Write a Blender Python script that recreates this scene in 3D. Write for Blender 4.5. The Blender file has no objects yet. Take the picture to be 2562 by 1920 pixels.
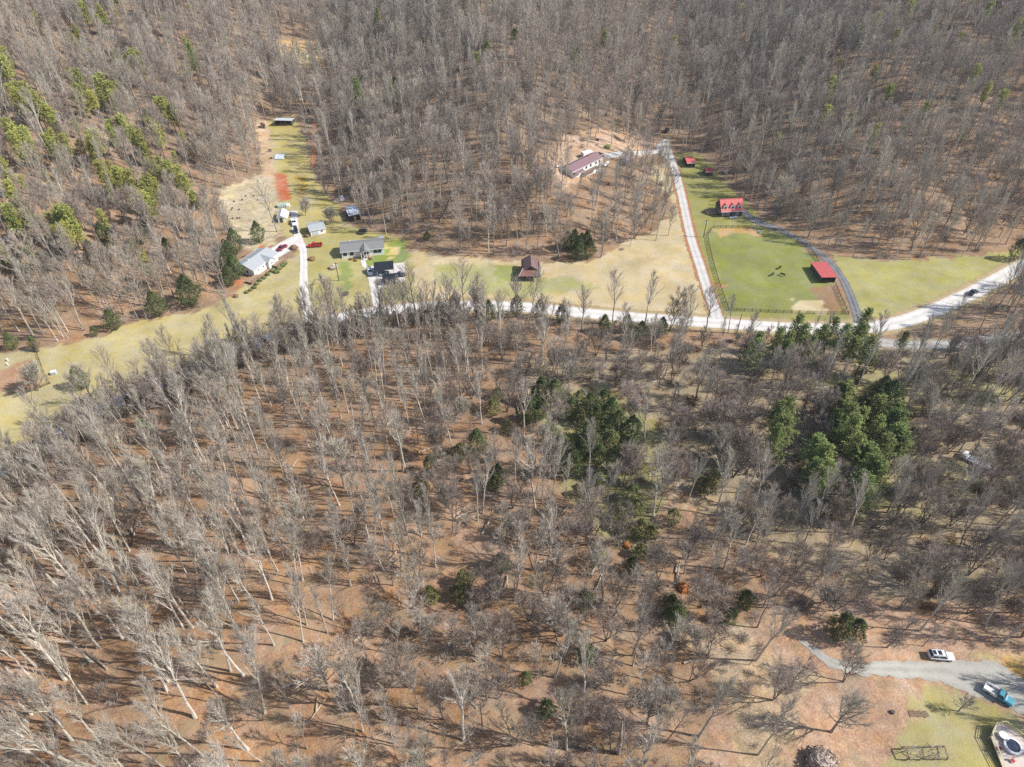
import bpy, bmesh, math, random
import numpy as np
from math import sin, cos, tan, pi, radians as R, sqrt, atan2
from mathutils import Vector, Matrix, Euler
random.seed(7); rng = np.random.RandomState(7)
scene = bpy.context.scene
col = scene.collection

# ------------------------------------------------------------------ camera, sky, sun, exposure
CAM_H = 132.0; PITCH = R(41.1)
cd = bpy.data.cameras.new('camera'); cam = bpy.data.objects.new('camera', cd); col.objects.link(cam)
cam.location = (0, 0, CAM_H); cam.rotation_euler = (pi/2-PITCH, 0, 0)
cd.sensor_width = 36; cd.lens = 24.0; cd.clip_end = 6000; cd.clip_start = 1
scene.camera = cam
SUN_EL = R(42.0); SUN_AZ = (1.0, -0.10)
w = bpy.data.worlds.new('World'); scene.world = w; w.use_nodes = True
nt = w.node_tree; bg = nt.nodes['Background']
sky = nt.nodes.new('ShaderNodeTexSky'); sky.sky_type = 'NISHITA'; sky.sun_disc = False
sky.sun_elevation = SUN_EL; sky.sun_rotation = R(95.7)
nt.links.new(sky.outputs[0], bg.inputs[0]); bg.inputs[1].default_value = 0.13
sl = bpy.data.lights.new('sun', 'SUN'); sl.energy = 4.9; sl.angle = R(0.5); sl.color = (1.0, .955, .89)
so = bpy.data.objects.new('sun', sl); col.objects.link(so)
n_ = sqrt(SUN_AZ[0]**2+SUN_AZ[1]**2)
sdir = Vector((SUN_AZ[0]/n_*cos(SUN_EL), SUN_AZ[1]/n_*cos(SUN_EL), sin(SUN_EL)))
so.rotation_euler = sdir.to_track_quat('Z', 'Y').to_euler(); so.location = sdir*300
vs = scene.view_settings; vs.view_transform = 'Standard'; vs.look = 'None'; vs.gamma = 1; vs.exposure = 0.40
scene.cycles.max_bounces = 4; scene.cycles.diffuse_bounces = 3; scene.cycles.glossy_bounces = 2
scene.cycles.transparent_max_bounces = 4
scene.cycles.use_denoising = False
scene.render.film_transparent = False
scene.cycles.pixel_filter_type = 'BLACKMAN_HARRIS'; scene.cycles.filter_width = 1.5

# ------------------------------------------------------------------ terrain and pixel -> ground
F = 1708.0; CX = 1281.0; CY = 960.0
sp, cp = sin(PITCH), cos(PITCH)
def smooth(t): t = np.clip(t, 0, 1); return t*t*(3-2*t)
def zbase(x, y): return 0.05*np.maximum(0, y-290) + 0*x
def ray(px, py):
    u = (px-CX)/F; v = (CY-py)/F
    return np.array([u, cp+v*sp, -sp+v*cp])
def unproj0(px, py):
    d = ray(px, py); t = CAM_H/-d[2]
    for _ in range(30):
        p = d*t; t = (CAM_H-zbase(p[0], p[1]))/-d[2]
    return (d[0]*t, d[1]*t)
HILLS = [  # pixel outline of each hill foot, then far corners on the ground; slope, cap
 ([(-250,930),(0,872),(103,868),(235,845),(339,800),(439,784),(540,748),(560,690),(520,600),(600,500),(660,400),(690,300),(730,235),(765,150),(790,80),(800,40)], [(-190,900),(-900,900),(-900,150)], .34, 75),
 ([(830,40),(820,100),(815,200),(800,300),(830,400),(870,500),(930,585),(1020,622),(1150,640),(1300,640),(1480,640),(1570,600),(1650,540),(1668,470),(1640,410),(1640,340),(1660,250),(1670,150),(1680,60)], [(200,900),(-150,900)], .36, 55),
 ([(1730,60),(1710,150),(1705,250),(1715,340),(1790,430),(1880,505),(1960,552),(2060,618),(2200,632),(2400,630),(2562,590),(2800,560)], [(900,200),(900,900),(250,900)], .36, 85),
]
hill_polys = []
for pts, far, sl_, cap in HILLS:
    g = [unproj0(*p) for p in pts]
    hill_polys.append((np.array(g), np.array(g+far), sl_, cap))
def pip(x, y, poly):
    x = np.asarray(x, float); y = np.asarray(y, float); inside = np.zeros(x.shape, bool)
    n = len(poly); j = n-1
    for i in range(n):
        xi, yi = poly[i]; xj, yj = poly[j]
        if yi != yj:
            c = ((yi > y) != (yj > y)) & (x < (xj-xi)*(y-yi)/(yj-yi)+xi)
            inside ^= c
        j = i
    return inside
def segdist(x, y, line):
    d = np.full(np.shape(x), 1e9)
    for (x0, y0), (x1, y1) in zip(line[:-1], line[1:]):
        dx, dy = x1-x0, y1-y0; L = dx*dx+dy*dy+1e-9
        t = np.clip(((x-x0)*dx+(y-y0)*dy)/L, 0, 1)
        d = np.minimum(d, np.hypot(x-x0-t*dx, y-y0-t*dy))
    return d
def terrain(x, y):
    x = np.asarray(x, float); y = np.asarray(y, float)
    z = zbase(x, y)
    for line, poly, s, cap in hill_polys:
        ins = pip(x, y, poly)
        d = np.where(ins, segdist(x, y, line), 0)
        dd = np.maximum(0, np.sqrt(d*d+36)-6)
        z = z + cap*(1-np.exp(-dd*s/cap))*(1+.17*np.sin(x*.045+1)*np.sin(y*.038)+.07*np.sin(x*.09+y*.05))
    z = z + 12*np.exp(-(((x+85)/75)**2+((y-55)/55)**2))
    z = z + 5*np.exp(-(((x+150)/60)**2+((y-150)/45)**2))*np.where(y < 190, 1, .6)*0.6
    ampl = np.clip((160-y)/40, 0, 1)+np.clip(z/8, 0, 1)
    z = z + ampl*(.7*np.sin(x*.11+.5)*np.cos(y*.09)+.35*np.sin(x*.23+y*.17))
    return z
_gx = np.arange(-420, 481, 3.0); _gy = np.arange(20, 760, 3.0)
_TX, _TY = np.meshgrid(_gx, _gy); _TZ = terrain(_TX, _TY)
def tz(x, y):
    """terrain height read from the fine table"""
    return float(terrain(np.array([x]), np.array([y]))[0])
def tzf(x, y):
    fx = np.clip((np.asarray(x)-_gx[0])/3, 0, len(_gx)-1.001); fy = np.clip((np.asarray(y)-_gy[0])/3, 0, len(_gy)-1.001)
    i = fx.astype(int); j = fy.astype(int); a = fx-i; b = fy-j
    return (_TZ[j, i]*(1-a)+_TZ[j, i+1]*a)*(1-b)+(_TZ[j+1, i]*(1-a)+_TZ[j+1, i+1]*a)*b
def G(px, py, h=0.0):
    """ground point (x, y, z) seen at a pixel of the photograph; with h the point h metres below that pixel's ray"""
    d = ray(px, py)
    ts = np.arange(60, 900, .5)
    P = d[None]*ts[:, None]
    zz = CAM_H+P[:, 2]-h-tzf(P[:, 0], P[:, 1])
    k = np.argmax(zz < 0)
    if zz[k] >= 0: k = len(ts)-1
    t0 = ts[max(k-1, 0)]; t1 = ts[k]
    for _ in range(12):
        tm = (t0+t1)/2; p = d*tm
        if CAM_H+p[2]-h-float(tzf(p[0], p[1])) < 0: t1 = tm
        else: t0 = tm
    p = d*t1
    return (float(p[0]), float(p[1]), tz(p[0], p[1]))
def proj(x, y, z):
    dz = z-CAM_H
    zc = y*cp-dz*sp; yc = y*sp+dz*cp
    zc = np.where(zc > 1, zc, 1)
    return CX+F*x/zc, CY-F*yc/zc
def GP(pts): return [G(*p)[:2] for p in pts]

# ------------------------------------------------------------------ materials
MATS = {}
def mat(name, c, rough=.8, var=0.0, scale=3.0, rnd=0.0, metal=0.0, c2=None, stretch=None, bump=0.0, spec=.3):
    if name in MATS: return MATS[name]
    m = bpy.data.materials.new(name); m.use_nodes = True; t = m.node_tree; N = t.nodes; L = t.links
    b = N['Principled BSDF']; b.inputs['Roughness'].default_value = rough; b.inputs['Metallic'].default_value = metal
    b.inputs['Specular IOR Level'].default_value = spec
    tc = N.new('ShaderNodeTexCoord'); mp = N.new('ShaderNodeMapping'); L.new(tc.outputs['Object'], mp.inputs[0])
    if stretch: mp.inputs['Scale'].default_value = stretch
    no = N.new('ShaderNodeTexNoise'); no.inputs['Scale'].default_value = scale; no.inputs['Detail'].default_value = 5
    L.new(mp.outputs[0], no.inputs['Vector'])
    mx = N.new('ShaderNodeMix'); mx.data_type = 'RGBA'
    a = (*c, 1); bb = (*(c2 or tuple(min(1, k*(1-var)) for k in c)), 1)
    mx.inputs[6].default_value = a; mx.inputs[7].default_value = bb
    rp = N.new('ShaderNodeMapRange'); rp.inputs[1].default_value = .35; rp.inputs[2].default_value = .65
    L.new(no.outputs[0], rp.inputs[0]); L.new(rp.outputs[0], mx.inputs[0])
    out = mx.outputs[2]
    if rnd:
        oi = N.new('ShaderNodeObjectInfo'); mr = N.new('ShaderNodeMapRange')
        mr.inputs[3].default_value = 1-rnd; mr.inputs[4].default_value = 1+rnd
        L.new(oi.outputs['Random'], mr.inputs[0])
        hs = N.new('ShaderNodeHueSaturation'); L.new(mr.outputs[0], hs.inputs['Value']); L.new(out, hs.inputs['Color'])
        m2 = N.new('ShaderNodeMath'); m2.operation = 'MULTIPLY'; m2.inputs[1].default_value = 7.31; L.new(oi.outputs['Random'], m2.inputs[0])
        m3 = N.new('ShaderNodeMath'); m3.operation = 'FRACT'; L.new(m2.outputs[0], m3.inputs[0])
        mh = N.new('ShaderNodeMapRange'); mh.inputs[3].default_value = .5-rnd*.06; mh.inputs[4].default_value = .5+rnd*.06
        L.new(m3.outputs[0], mh.inputs[0]); L.new(mh.outputs[0], hs.inputs['Hue'])
        out = hs.outputs[0]
    L.new(out, b.inputs['Base Color'])
    if bump:
        bp = N.new('ShaderNodeBump'); bp.inputs['Strength'].default_value = bump; L.new(no.outputs[0], bp.inputs['Height']); L.new(bp.outputs[0], b.inputs['Normal'])
    MATS[name] = m
    return m
mat('bark_pale', (.60,.55,.47), .9, .35, 1.6, .2)
mat('twig_pale', (.52,.465,.385), .95, .25, .8, .2)
mat('bark_grey', (.31,.275,.245), .9, .4, 1.6, .25)
mat('twig_grey', (.46,.395,.33), .95, .25, .8, .25)
mat('bark_brown', (.19,.155,.13), .95, .4, 1.6, .3)
mat('twig_brown', (.38,.315,.26), .95, .3, .8, .3)
mat('pine_needle', (.42,.42,.10), .8, .5, .9, .25, c2=(.24,.26,.07))
mat('white_pine_needle', (.27,.30,.085), .8, .5, .9, .3, c2=(.12,.165,.05))
mat('cedar_needle', (.145,.17,.06), .9, .5, .9, .3, c2=(.055,.08,.032))
mat('olive_leaf', (.25,.245,.095), .9, .5, .9, .3, c2=(.13,.135,.05))
mat('pine_bark', (.13,.10,.08), .95, .4, 2)
mat('log_wood', (.50,.42,.33), .9, .35, 3)
mat('white_siding', (.78,.78,.77), .7, .06, 2)
mat('grey_shingle', (.235,.235,.235), .9, .25, 4)
mat('light_shingle', (.36,.385,.395), .85, .12, 2.5)
mat('metal_grey', (.55,.58,.62), .45, .2, 1.2)
mat('black_metal', (.022,.025,.033), .6, .3, 2)
mat('dark_board', (.03,.028,.03), .8, .3, 3)
mat('red_metal', (.62,.15,.14), .5, .12, 1.2)
mat('dark_red_metal', (.30,.05,.06), .6, .2, 2)
mat('maroon_shingle', (.24,.15,.165), .85, .25, 3)
mat('rust_metal', (.30,.135,.10), .7, .5, 1.6, c2=(.13,.085,.075))
mat('rust_dark', (.24,.15,.14), .7, .5, 1.6, c2=(.13,.09,.09))
mat('log_wall', (.10,.095,.085), .9, .4, 5)
mat('barn_wood', (.11,.095,.08), .95, .4, 4)
mat('deck_wood', (.40,.27,.18), .9, .35, 3)
mat('yellow_wood', (.62,.56,.33), .9, .2, 3)
mat('pale_deck', (.60,.52,.46), .9, .12, 3)
mat('glass', (.02,.03,.04), .1, 0, 1, spec=.6)
mat('trim_white', (.8,.8,.8), .6)
mat('trim_dark', (.05,.05,.055), .6)
mat('rubber', (.02,.02,.02), .9)
mat('rim', (.45,.45,.46), .35, metal=.8)
mat('concrete', (.60,.58,.56), .9, .12, .5)
mat('gravel_dark', (.165,.165,.165), 1, .4, 1.4)
mat('fence_wood', (.085,.07,.05), .95, .3, 3)
mat('old_wood', (.26,.19,.13), .95, .3, 3)
mat('white_plastic', (.75,.75,.77), .5, .1, 2)
mat('tarp_blue', (.30,.38,.55), .5, .3, 2, c2=(.62,.66,.78))
mat('dry_leaf', (.28,.17,.095), .95, .4, 3)
mat('horse_coat', (.018,.013,.012), .6)
mat('orange_soil', (.42,.17,.06), .95, .3, 3)
for nm, c in (('paint_red', (.48,.02,.018)), ('paint_maroon', (.20,.015,.035)), ('paint_white', (.78,.78,.80)), ('paint_navy', (.02,.035,.07)), ('paint_black', (.015,.015,.018)), ('paint_teal', (.05,.26,.34)), ('paint_silver', (.45,.47,.50)), ('paint_sky', (.20,.44,.60))):
    mat(nm, c, .3, .05, 1, spec=.5)

# ------------------------------------------------------------------ mesh helpers
class MB:
    def __init__(s): s.v = []; s.f = []
    def add(s, vs_, fs):
        o = len(s.v); s.v.extend([tuple(map(float, p)) for p in vs_]); s.f.extend([tuple(i+o for i in f) for f in fs]); return s
    def box(s, c, d, rz=0, taper=(1, 1)):
        x, y, z = d[0]/2, d[1]/2, d[2]/2; ca, sa = cos(rz), sin(rz); V = []
        for sz in (-1, 1):
            k = taper if sz > 0 else (1, 1)
            for a, b in ((-1,-1),(1,-1),(1,1),(-1,1)):
                X, Y = a*x*k[0], b*y*k[1]
                V.append((c[0]+X*ca-Y*sa, c[1]+X*sa+Y*ca, c[2]+sz*z))
        return s.add(V, [(3,2,1,0),(4,5,6,7),(0,1,5,4),(1,2,6,5),(2,3,7,6),(3,0,4,7)])
    def tube(s, pts, rad, n=5, cap=True):
        pts = [Vector(p) for p in pts]; V = []; Fs = []; m = len(pts)
        a = None
        for i, p in enumerate(pts):
            d = (pts[min(i+1, m-1)]-pts[max(i-1, 0)]); d.normalize()
            if a is None: a = d.orthogonal().normalized()
            else:
                a = a-d*a.dot(d)
                a = a.normalized() if a.length > 1e-5 else d.orthogonal().normalized()
            b = d.cross(a)
            for k in range(n):
                t = 2*pi*k/n; V.append(p+(a*cos(t)+b*sin(t))*rad[i])
        for i in range(m-1):
            for k in range(n):
                k2 = (k+1) % n; Fs.append((i*n+k, i*n+k2, (i+1)*n+k2, (i+1)*n+k))
        if cap: Fs.append(tuple(range(n-1, -1, -1))); Fs.append(tuple((m-1)*n+k for k in range(n)))
        return s.add(V, Fs)
    def beam(s, a, b, w_, h_):
        """square bar from a to b"""
        a = Vector(a); b = Vector(b); d = (b-a).normalized(); up = Vector((0,0,1))
        sd = d.cross(up); sd = sd.normalized() if sd.length > .01 else Vector((1,0,0)); up = sd.cross(d)
        V = [p+sd*i*w_/2+up*j*h_/2 for p in (a, b) for i, j in ((-1,-1),(1,-1),(1,1),(-1,1))]
        return s.add(V, [(0,1,2,3),(7,6,5,4),(4,5,1,0),(5,6,2,1),(6,7,3,2),(7,4,0,3)])
    def loft(s, secs, cap=True):
        n = len(secs[0]); V = [p for q in secs for p in q]; Fs = []
        for i in range(len(secs)-1):
            for k in range(n):
                k2 = (k+1) % n; Fs.append((i*n+k, (i+1)*n+k, (i+1)*n+k2, i*n+k2))
        if cap: Fs.append(tuple(range(n))); Fs.append(tuple(len(V)-n+k for k in reversed(range(n))))
        return s.add(V, Fs)
    def blob(s, c, r, seed=0, rough=.18, nu=12, nv=8, zmin=-1):
        rr = random.Random(seed); V = []; Fs = []
        for j in range(nv+1):
            ph = -pi/2+pi*j/nv
            for i in range(nu):
                k = 1+rr.uniform(-rough, rough); th = 2*pi*i/nu
                V.append((c[0]+r[0]*k*cos(ph)*cos(th), c[1]+r[1]*k*cos(ph)*sin(th), c[2]+r[2]*max(zmin, k*sin(ph))))
        for j in range(nv):
            for i in range(nu): Fs.append((j*nu+i, j*nu+(i+1) % nu, (j+1)*nu+(i+1) % nu, (j+1)*nu+i))
        return s.add(V, Fs)
    def build(s, name, material, parent=None, smooth_=False):
        me = bpy.data.meshes.new(name)
        V = np.array(s.v, np.float32)
        me.from_pydata(V.tolist(), [], s.f); me.materials.append(MATS[material] if isinstance(material, str) else material)
        if smooth_:
            me.polygons.foreach_set('use_smooth', [True]*len(me.polygons))
        me.update()
        o = bpy.data.objects.new(name, me); col.objects.link(o)
        if parent: o.parent = parent
        return o
def tag(o, label=None, cat=None, group=None, kind=None):
    if label: o['label'] = label
    if cat: o['category'] = cat
    if group: o['group'] = group
    if kind: o['kind'] = kind
    return o
def thing(name, label, cat, loc, rz=0, group=None):
    o = bpy.data.objects.new(name, None); col.objects.link(o); o.location = loc; o.rotation_euler = (0, 0, rz)
    o.empty_display_size = .5
    return tag(o, label, cat, group)
def copy_tree(root):
    r = root.copy(); col.objects.link(r)
    for ch in root.children:
        c = ch.copy(); col.objects.link(c); c.parent = r
        for g in ch.children:
            d = g.copy(); col.objects.link(d); d.parent = c
    return r

# ------------------------------------------------------------------ ground zones (pixel outlines turned to ground outlines)
LIT = (.29,.18,.105); LITB = (.33,.225,.155)
ZN = [  # colour, outline in photo pixels
 ('tanwood', (.31,.235,.145), [(1290,900),(1800,860),(2250,850),(2700,830),(2700,1560),(2400,1600),(2100,1450),(1850,1350),(1700,1250),(1500,1180),(1380,1080)]),
 ('leaf_right', (.40,.245,.15), [(1850,1560),(2100,1500),(2700,1500),(2700,2100),(1700,2100),(1790,1750)]),
 ('field_left', (.42,.35,.155), [(-300,960),(0,885),(103,872),(157,861),(235,849),(270,833),(339,805),(439,789),(501,777),(560,752),(600,728),(640,700),(700,668),(735,640),(752,640),(752,800),(650,855),(580,890),(451,945),(300,1015),(150,1095),(0,1185),(-300,1350)]),
 ('yard', (.37,.32,.115), [(700,560),(760,560),(800,500),(840,500),(860,560),(940,585),(1000,590),(1030,640),(1030,700),(1060,775),(900,790),(760,800),(750,700),(745,600)]),
 ('yard_green', (.215,.265,.065), [(985,605),(1010,600),(1018,630),(1018,655),(920,665),(905,660),(930,640)]),
 ('yard_green2', (.20,.25,.06), [(962,722),(1010,716),(1014,740),(1000,750),(965,735)]),
 ('yard_green3', (.23,.27,.075), [(855,655),(885,660),(880,720),(860,730),(850,690)]),
 ('yellow_patch', (.52,.40,.17), [(963,622),(990,610),(1000,620),(995,640),(975,645)]),
 ('field_mid', (.47,.37,.20), [(1030,625),(1150,645),(1300,655),(1480,655),(1570,605),(1640,575),(1690,520),(1660,470),(1620,440),(1650,405),(1680,420),(1715,560),(1745,690),(1785,795),(1600,795),(1400,775),(1250,765),(1060,775),(1030,700)]),
 ('field_mid_green', (.35,.33,.135), [(1080,660),(1290,665),(1300,700),(1420,690),(1500,720),(1300,745),(1100,720)]),
 ('field_barn_green', (.27,.28,.09), [(1240,665),(1296,660),(1300,700),(1250,710),(1235,690)]),
 ('field_right', (.34,.31,.11), [(2085,640),(2200,652),(2320,650),(2450,640),(2540,625),(2700,600),(2700,640),(2562,660),(2500,690),(2430,728),(2340,768),(2250,800),(2160,812),(2140,770),(2115,700)]),
 ('strip_right', (.27,.255,.08), [(1680,385),(1735,380),(1790,420),(1830,480),(1860,500),(1900,548),(1990,590),(2130,780),(2140,812),(1815,800),(1790,740),(1750,620),(1720,500)]),
 ('paddock', (.225,.235,.065), [(1772,575),(1830,572),(1920,575),(1990,602),(2040,650),(2085,705),(2122,786),(1825,777),(1800,705),(1784,660),(1770,600)]),
 ('paddock_orange', (.42,.26,.10), [(1786,572),(1850,570),(1905,578),(1900,590),(1850,586),(1800,590)]),
 ('paddock_dirt', (.27,.165,.085), [(2030,715),(2088,715),(2105,750),(2118,785),(2060,784),(2040,755)]),
 ('paddock_tan', (.50,.40,.22), [(1980,755),(2060,748),(2070,784),(1990,780)]),
 ('gully_strip', (.40,.33,.12), [(668,300),(735,290),(765,350),(775,420),(810,480),(860,540),(850,580),(780,600),(700,590),(690,480),(678,400)]),
 ('gully_tan', (.47,.33,.20), [(640,300),(672,300),(684,400),(692,500),(696,580),(660,560),(660,450)]),
 ('hill_tan', (.47,.385,.24), [(560,470),(640,440),(680,450),(695,560),(690,610),(640,635),(600,610),(560,560),(545,510)]),
 ('garden_red', (.46,.135,.055), [(686,434),(716,436),(729,500),(699,504)]),
 ('garden_brown', (.37,.26,.06), [(738,440),(765,440),(768,495),(744,500)]),
 ('clearing_orange', (.47,.30,.12), [(690,100),(800,95),(815,165),(770,185),(710,165)]),
 ('clearing_yellow', (.50,.38,.13), [(730,125),(785,125),(790,165),(745,165)]),
 ('house_c_dirt', (.46,.30,.19), [(1400,340),(1560,330),(1650,350),(1650,380),(1530,400),(1450,460),(1400,470),(1380,420)]),
 ('red_bank', (.44,.16,.075), [(600,665),(640,625),(668,612),(675,624),(600,690),(590,740),(580,720)]),
 ('lawn_low', (.36,.31,.125), [(2260,1740),(2390,1720),(2450,1745),(2562,1790),(2700,1830),(2700,2100),(2200,2100),(2220,1900),(2290,1800)]),
 ('lawn_low2', (.40,.335,.175), [(2330,1655),(2500,1640),(2562,1660),(2562,1710),(2500,1660)]),
 ('mound_yellow', (.50,.31,.09), [(2505,1650),(2562,1630),(2700,1650),(2700,1740),(2562,1715)]),
 ('red_clear', (.38,.22,.12), [(-50,940),(55,905),(120,955),(60,985),(-50,980)]),
 ('soil_drive', (.44,.22,.09), [(1783,705),(1812,708),(1815,722),(1788,722)]),
 ('tan_low', (.42,.30,.18), [(1700,1600),(1850,1560),(1950,1650),(2060,1700),(1990,1800),(1950,2100),(1850,2100),(1820,1750)]),
 ('olive1', (.27,.235,.10), [(1330,1000),(1500,960),(1640,1050),(1700,1180),(1600,1400),(1480,1330),(1400,1200)]),
 ('olive2', (.30,.26,.12), [(1980,950),(2150,930),(2560,900),(2562,1000),(2300,1030),(2100,1000)]),
 ('olive3', (.31,.27,.13), [(2200,1180),(2400,1150),(2480,1230),(2300,1300),(2180,1280)]),
]
ZG = [(n, c, np.array(GP(p))) for n, c, p in ZN]
ZD = dict((n, p) for n, c, p in ZG)

def vnoise(x, y, s, seed):
    r = np.random.RandomState(seed); o = 0
    for k in range(4):
        a = r.uniform(0, 2*pi); f = (1.0+.8*k)/s; o = o+np.sin((x*cos(a)+y*sin(a))*f*2*pi+r.uniform(0, 6))/(1+k*.5)
    return o/2.2

xs = np.concatenate([np.linspace(-1600,-330,24)[:-1], np.linspace(-330,-150,64)[:-1], np.arange(-150, 250, 1.2), np.linspace(250,400,54), np.linspace(400,1600,24)[1:]])
ys = np.concatenate([np.linspace(-900,10,14)[:-1], np.linspace(10,110,60)[:-1], np.arange(110, 345, 1.2), np.linspace(345,620,95), np.linspace(620,1900,26)[1:]])
GX, GY = np.meshgrid(xs, ys); gx = GX.ravel(); gy = GY.ravel(); gz = terrain(gx, gy)
base = np.tile(np.array(LIT), (len(gx), 1))
n1 = vnoise(gx, gy, 45, 3)[:, None]; n2 = vnoise(gx, gy, 17, 5)[:, None]
fgl = np.clip((165-gy)/50, 0, 1)[:, None]*np.clip((30-gx)/60, 0, 1)[:, None]   # redder fresh oak litter on the near left slope
base = base*(1-fgl)+np.array([.305,.178,.098])*fgl
hl = np.clip((gy-230)/80, 0, 1)[:, None]
base = base*(1-hl)+np.array([.25,.165,.105])*hl
base = base*(1+.12*n1)+np.array([.03,.015,.01])*n2
jx = gx+vnoise(gx, gy, 7, 11)*1.3+rng.uniform(-.7, .7, gx.shape); jy = gy+vnoise(gx, gy, 8, 12)*1.3+rng.uniform(-.7, .7, gx.shape)
SHARP = {'garden_red', 'garden_brown'}
for n, c, poly in ZG:
    ins = pip(gx, gy, poly) if n in SHARP else pip(jx, jy, poly)
    base[ins] = np.array(c)
grass = np.zeros(len(gx))
for n in ('field_left','yard','yard_green','yard_green2','yard_green3','field_mid','field_mid_green','field_barn_green','field_right','strip_right','paddock','gully_strip','lawn_low'):
    grass[pip(jx, jy, ZD[n])] = 1
def grid_mesh(name, X, Y, Z, nx, ny):
    me = bpy.data.meshes.new(name)
    V = np.stack([X, Y, Z], 1).astype(np.float32)
    idx = np.arange(nx*ny).reshape(ny, nx)
    q = np.stack([idx[:-1,:-1], idx[:-1,1:], idx[1:,1:], idx[1:,:-1]], -1).reshape(-1, 4).astype(np.int32)
    me.vertices.add(len(V)); me.vertices.foreach_set('co', V.ravel())
    me.loops.add(q.size); me.loops.foreach_set('vertex_index', q.ravel())
    me.polygons.add(len(q)); me.polygons.foreach_set('loop_start', np.arange(0, q.size, 4, dtype=np.int32))
    me.polygons.foreach_set('use_smooth', np.ones(len(q), bool))
    me.update(calc_edges=True); me.validate()
    return me
gme = grid_mesh('ground', gx, gy, gz, len(xs), len(ys))
ca = gme.color_attributes.new('soil', 'FLOAT_COLOR', 'POINT')
ca.data.foreach_set('color', np.concatenate([base, grass[:, None]], 1).astype(np.float32).ravel())
ground = bpy.data.objects.new('ground', gme); col.objects.link(ground); tag(ground, kind='structure')
gm = bpy.data.materials.new('ground_soil'); gm.use_nodes = True; t = gm.node_tree; N = t.nodes; L = t.links
b = N['Principled BSDF']; b.inputs['Roughness'].default_value = 1; b.inputs['Specular IOR Level'].default_value = .05
at = N.new('ShaderNodeAttribute'); at.attribute_name = 'soil'
geo = N.new('ShaderNodeNewGeometry')
def noise(scale, detail=4, rough=.6, vec=None):
    n = N.new('ShaderNodeTexNoise'); n.inputs['Scale'].default_value = scale; n.inputs['Detail'].default_value = detail; n.inputs['Roughness'].default_value = rough
    L.new(vec or geo.outputs['Position'], n.inputs['Vector']); return n.outputs[0]
def ramp(src, lo, hi, a, b_):
    m = N.new('ShaderNodeMapRange'); m.inputs[1].default_value = lo; m.inputs[2].default_value = hi; m.inputs[3].default_value = a; m.inputs[4].default_value = b_
    L.new(src, m.inputs[0]); return m.outputs[0]
def mul(a, b_):
    m = N.new('ShaderNodeMath'); m.operation = 'MULTIPLY'; L.new(a, m.inputs[0]); L.new(b_, m.inputs[1]); return m.outputs[0]
fine = ramp(noise(3.0, 7, .8), .3, .7, .48, 1.5)
mid = ramp(noise(.45, 5, .65), .3, .7, .78, 1.22)
big = ramp(noise(.06, 4, .6), .3, .7, .85, 1.15)
mm = mul(mul(fine, mid), big)
mg = mul(mul(ramp(noise(3.2, 6, .8), .3, .7, .86, 1.13), ramp(noise(.14, 7, .75), .3, .7, .84, 1.13)), big)
pk = N.new('ShaderNodeMix'); pk.data_type = 'FLOAT'; L.new(at.outputs['Alpha'], pk.inputs[0]); L.new(mm, pk.inputs[2]); L.new(mg, pk.inputs[3])
hs = N.new('ShaderNodeHueSaturation'); L.new(at.outputs['Color'], hs.inputs['Color']); L.new(pk.outputs[0], hs.inputs['Value'])
L.new(ramp(noise(.9, 4, .6), .3, .7, .488, .512), hs.inputs['Hue']); L.new(ramp(noise(.16, 4, .6), .3, .7, .72, 1.12), hs.inputs['Saturation'])
mm_ = N.new('ShaderNodeMix'); mm_.data_type = 'RGBA'; mm_.inputs[7].default_value = (.25,.205,.125,1); L.new(hs.outputs[0], mm_.inputs[6])
wd = N.new('ShaderNodeMath'); wd.operation = 'SUBTRACT'; wd.inputs[0].default_value = 1; L.new(at.outputs['Alpha'], wd.inputs[1])
L.new(mul(ramp(noise(.22, 7, .78), .50, .66, 0, .75), wd.outputs[0]), mm_.inputs[0]); L.new(mm_.outputs[2], b.inputs['Base Color'])
bp = N.new('ShaderNodeBump'); bp.inputs['Strength'].default_value = .6; bp.inputs['Distance'].default_value = .25
L.new(noise(1.8, 6, .75), bp.inputs['Height']); L.new(bp.outputs[0], b.inputs['Normal'])
gme.materials.append(gm)

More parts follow.
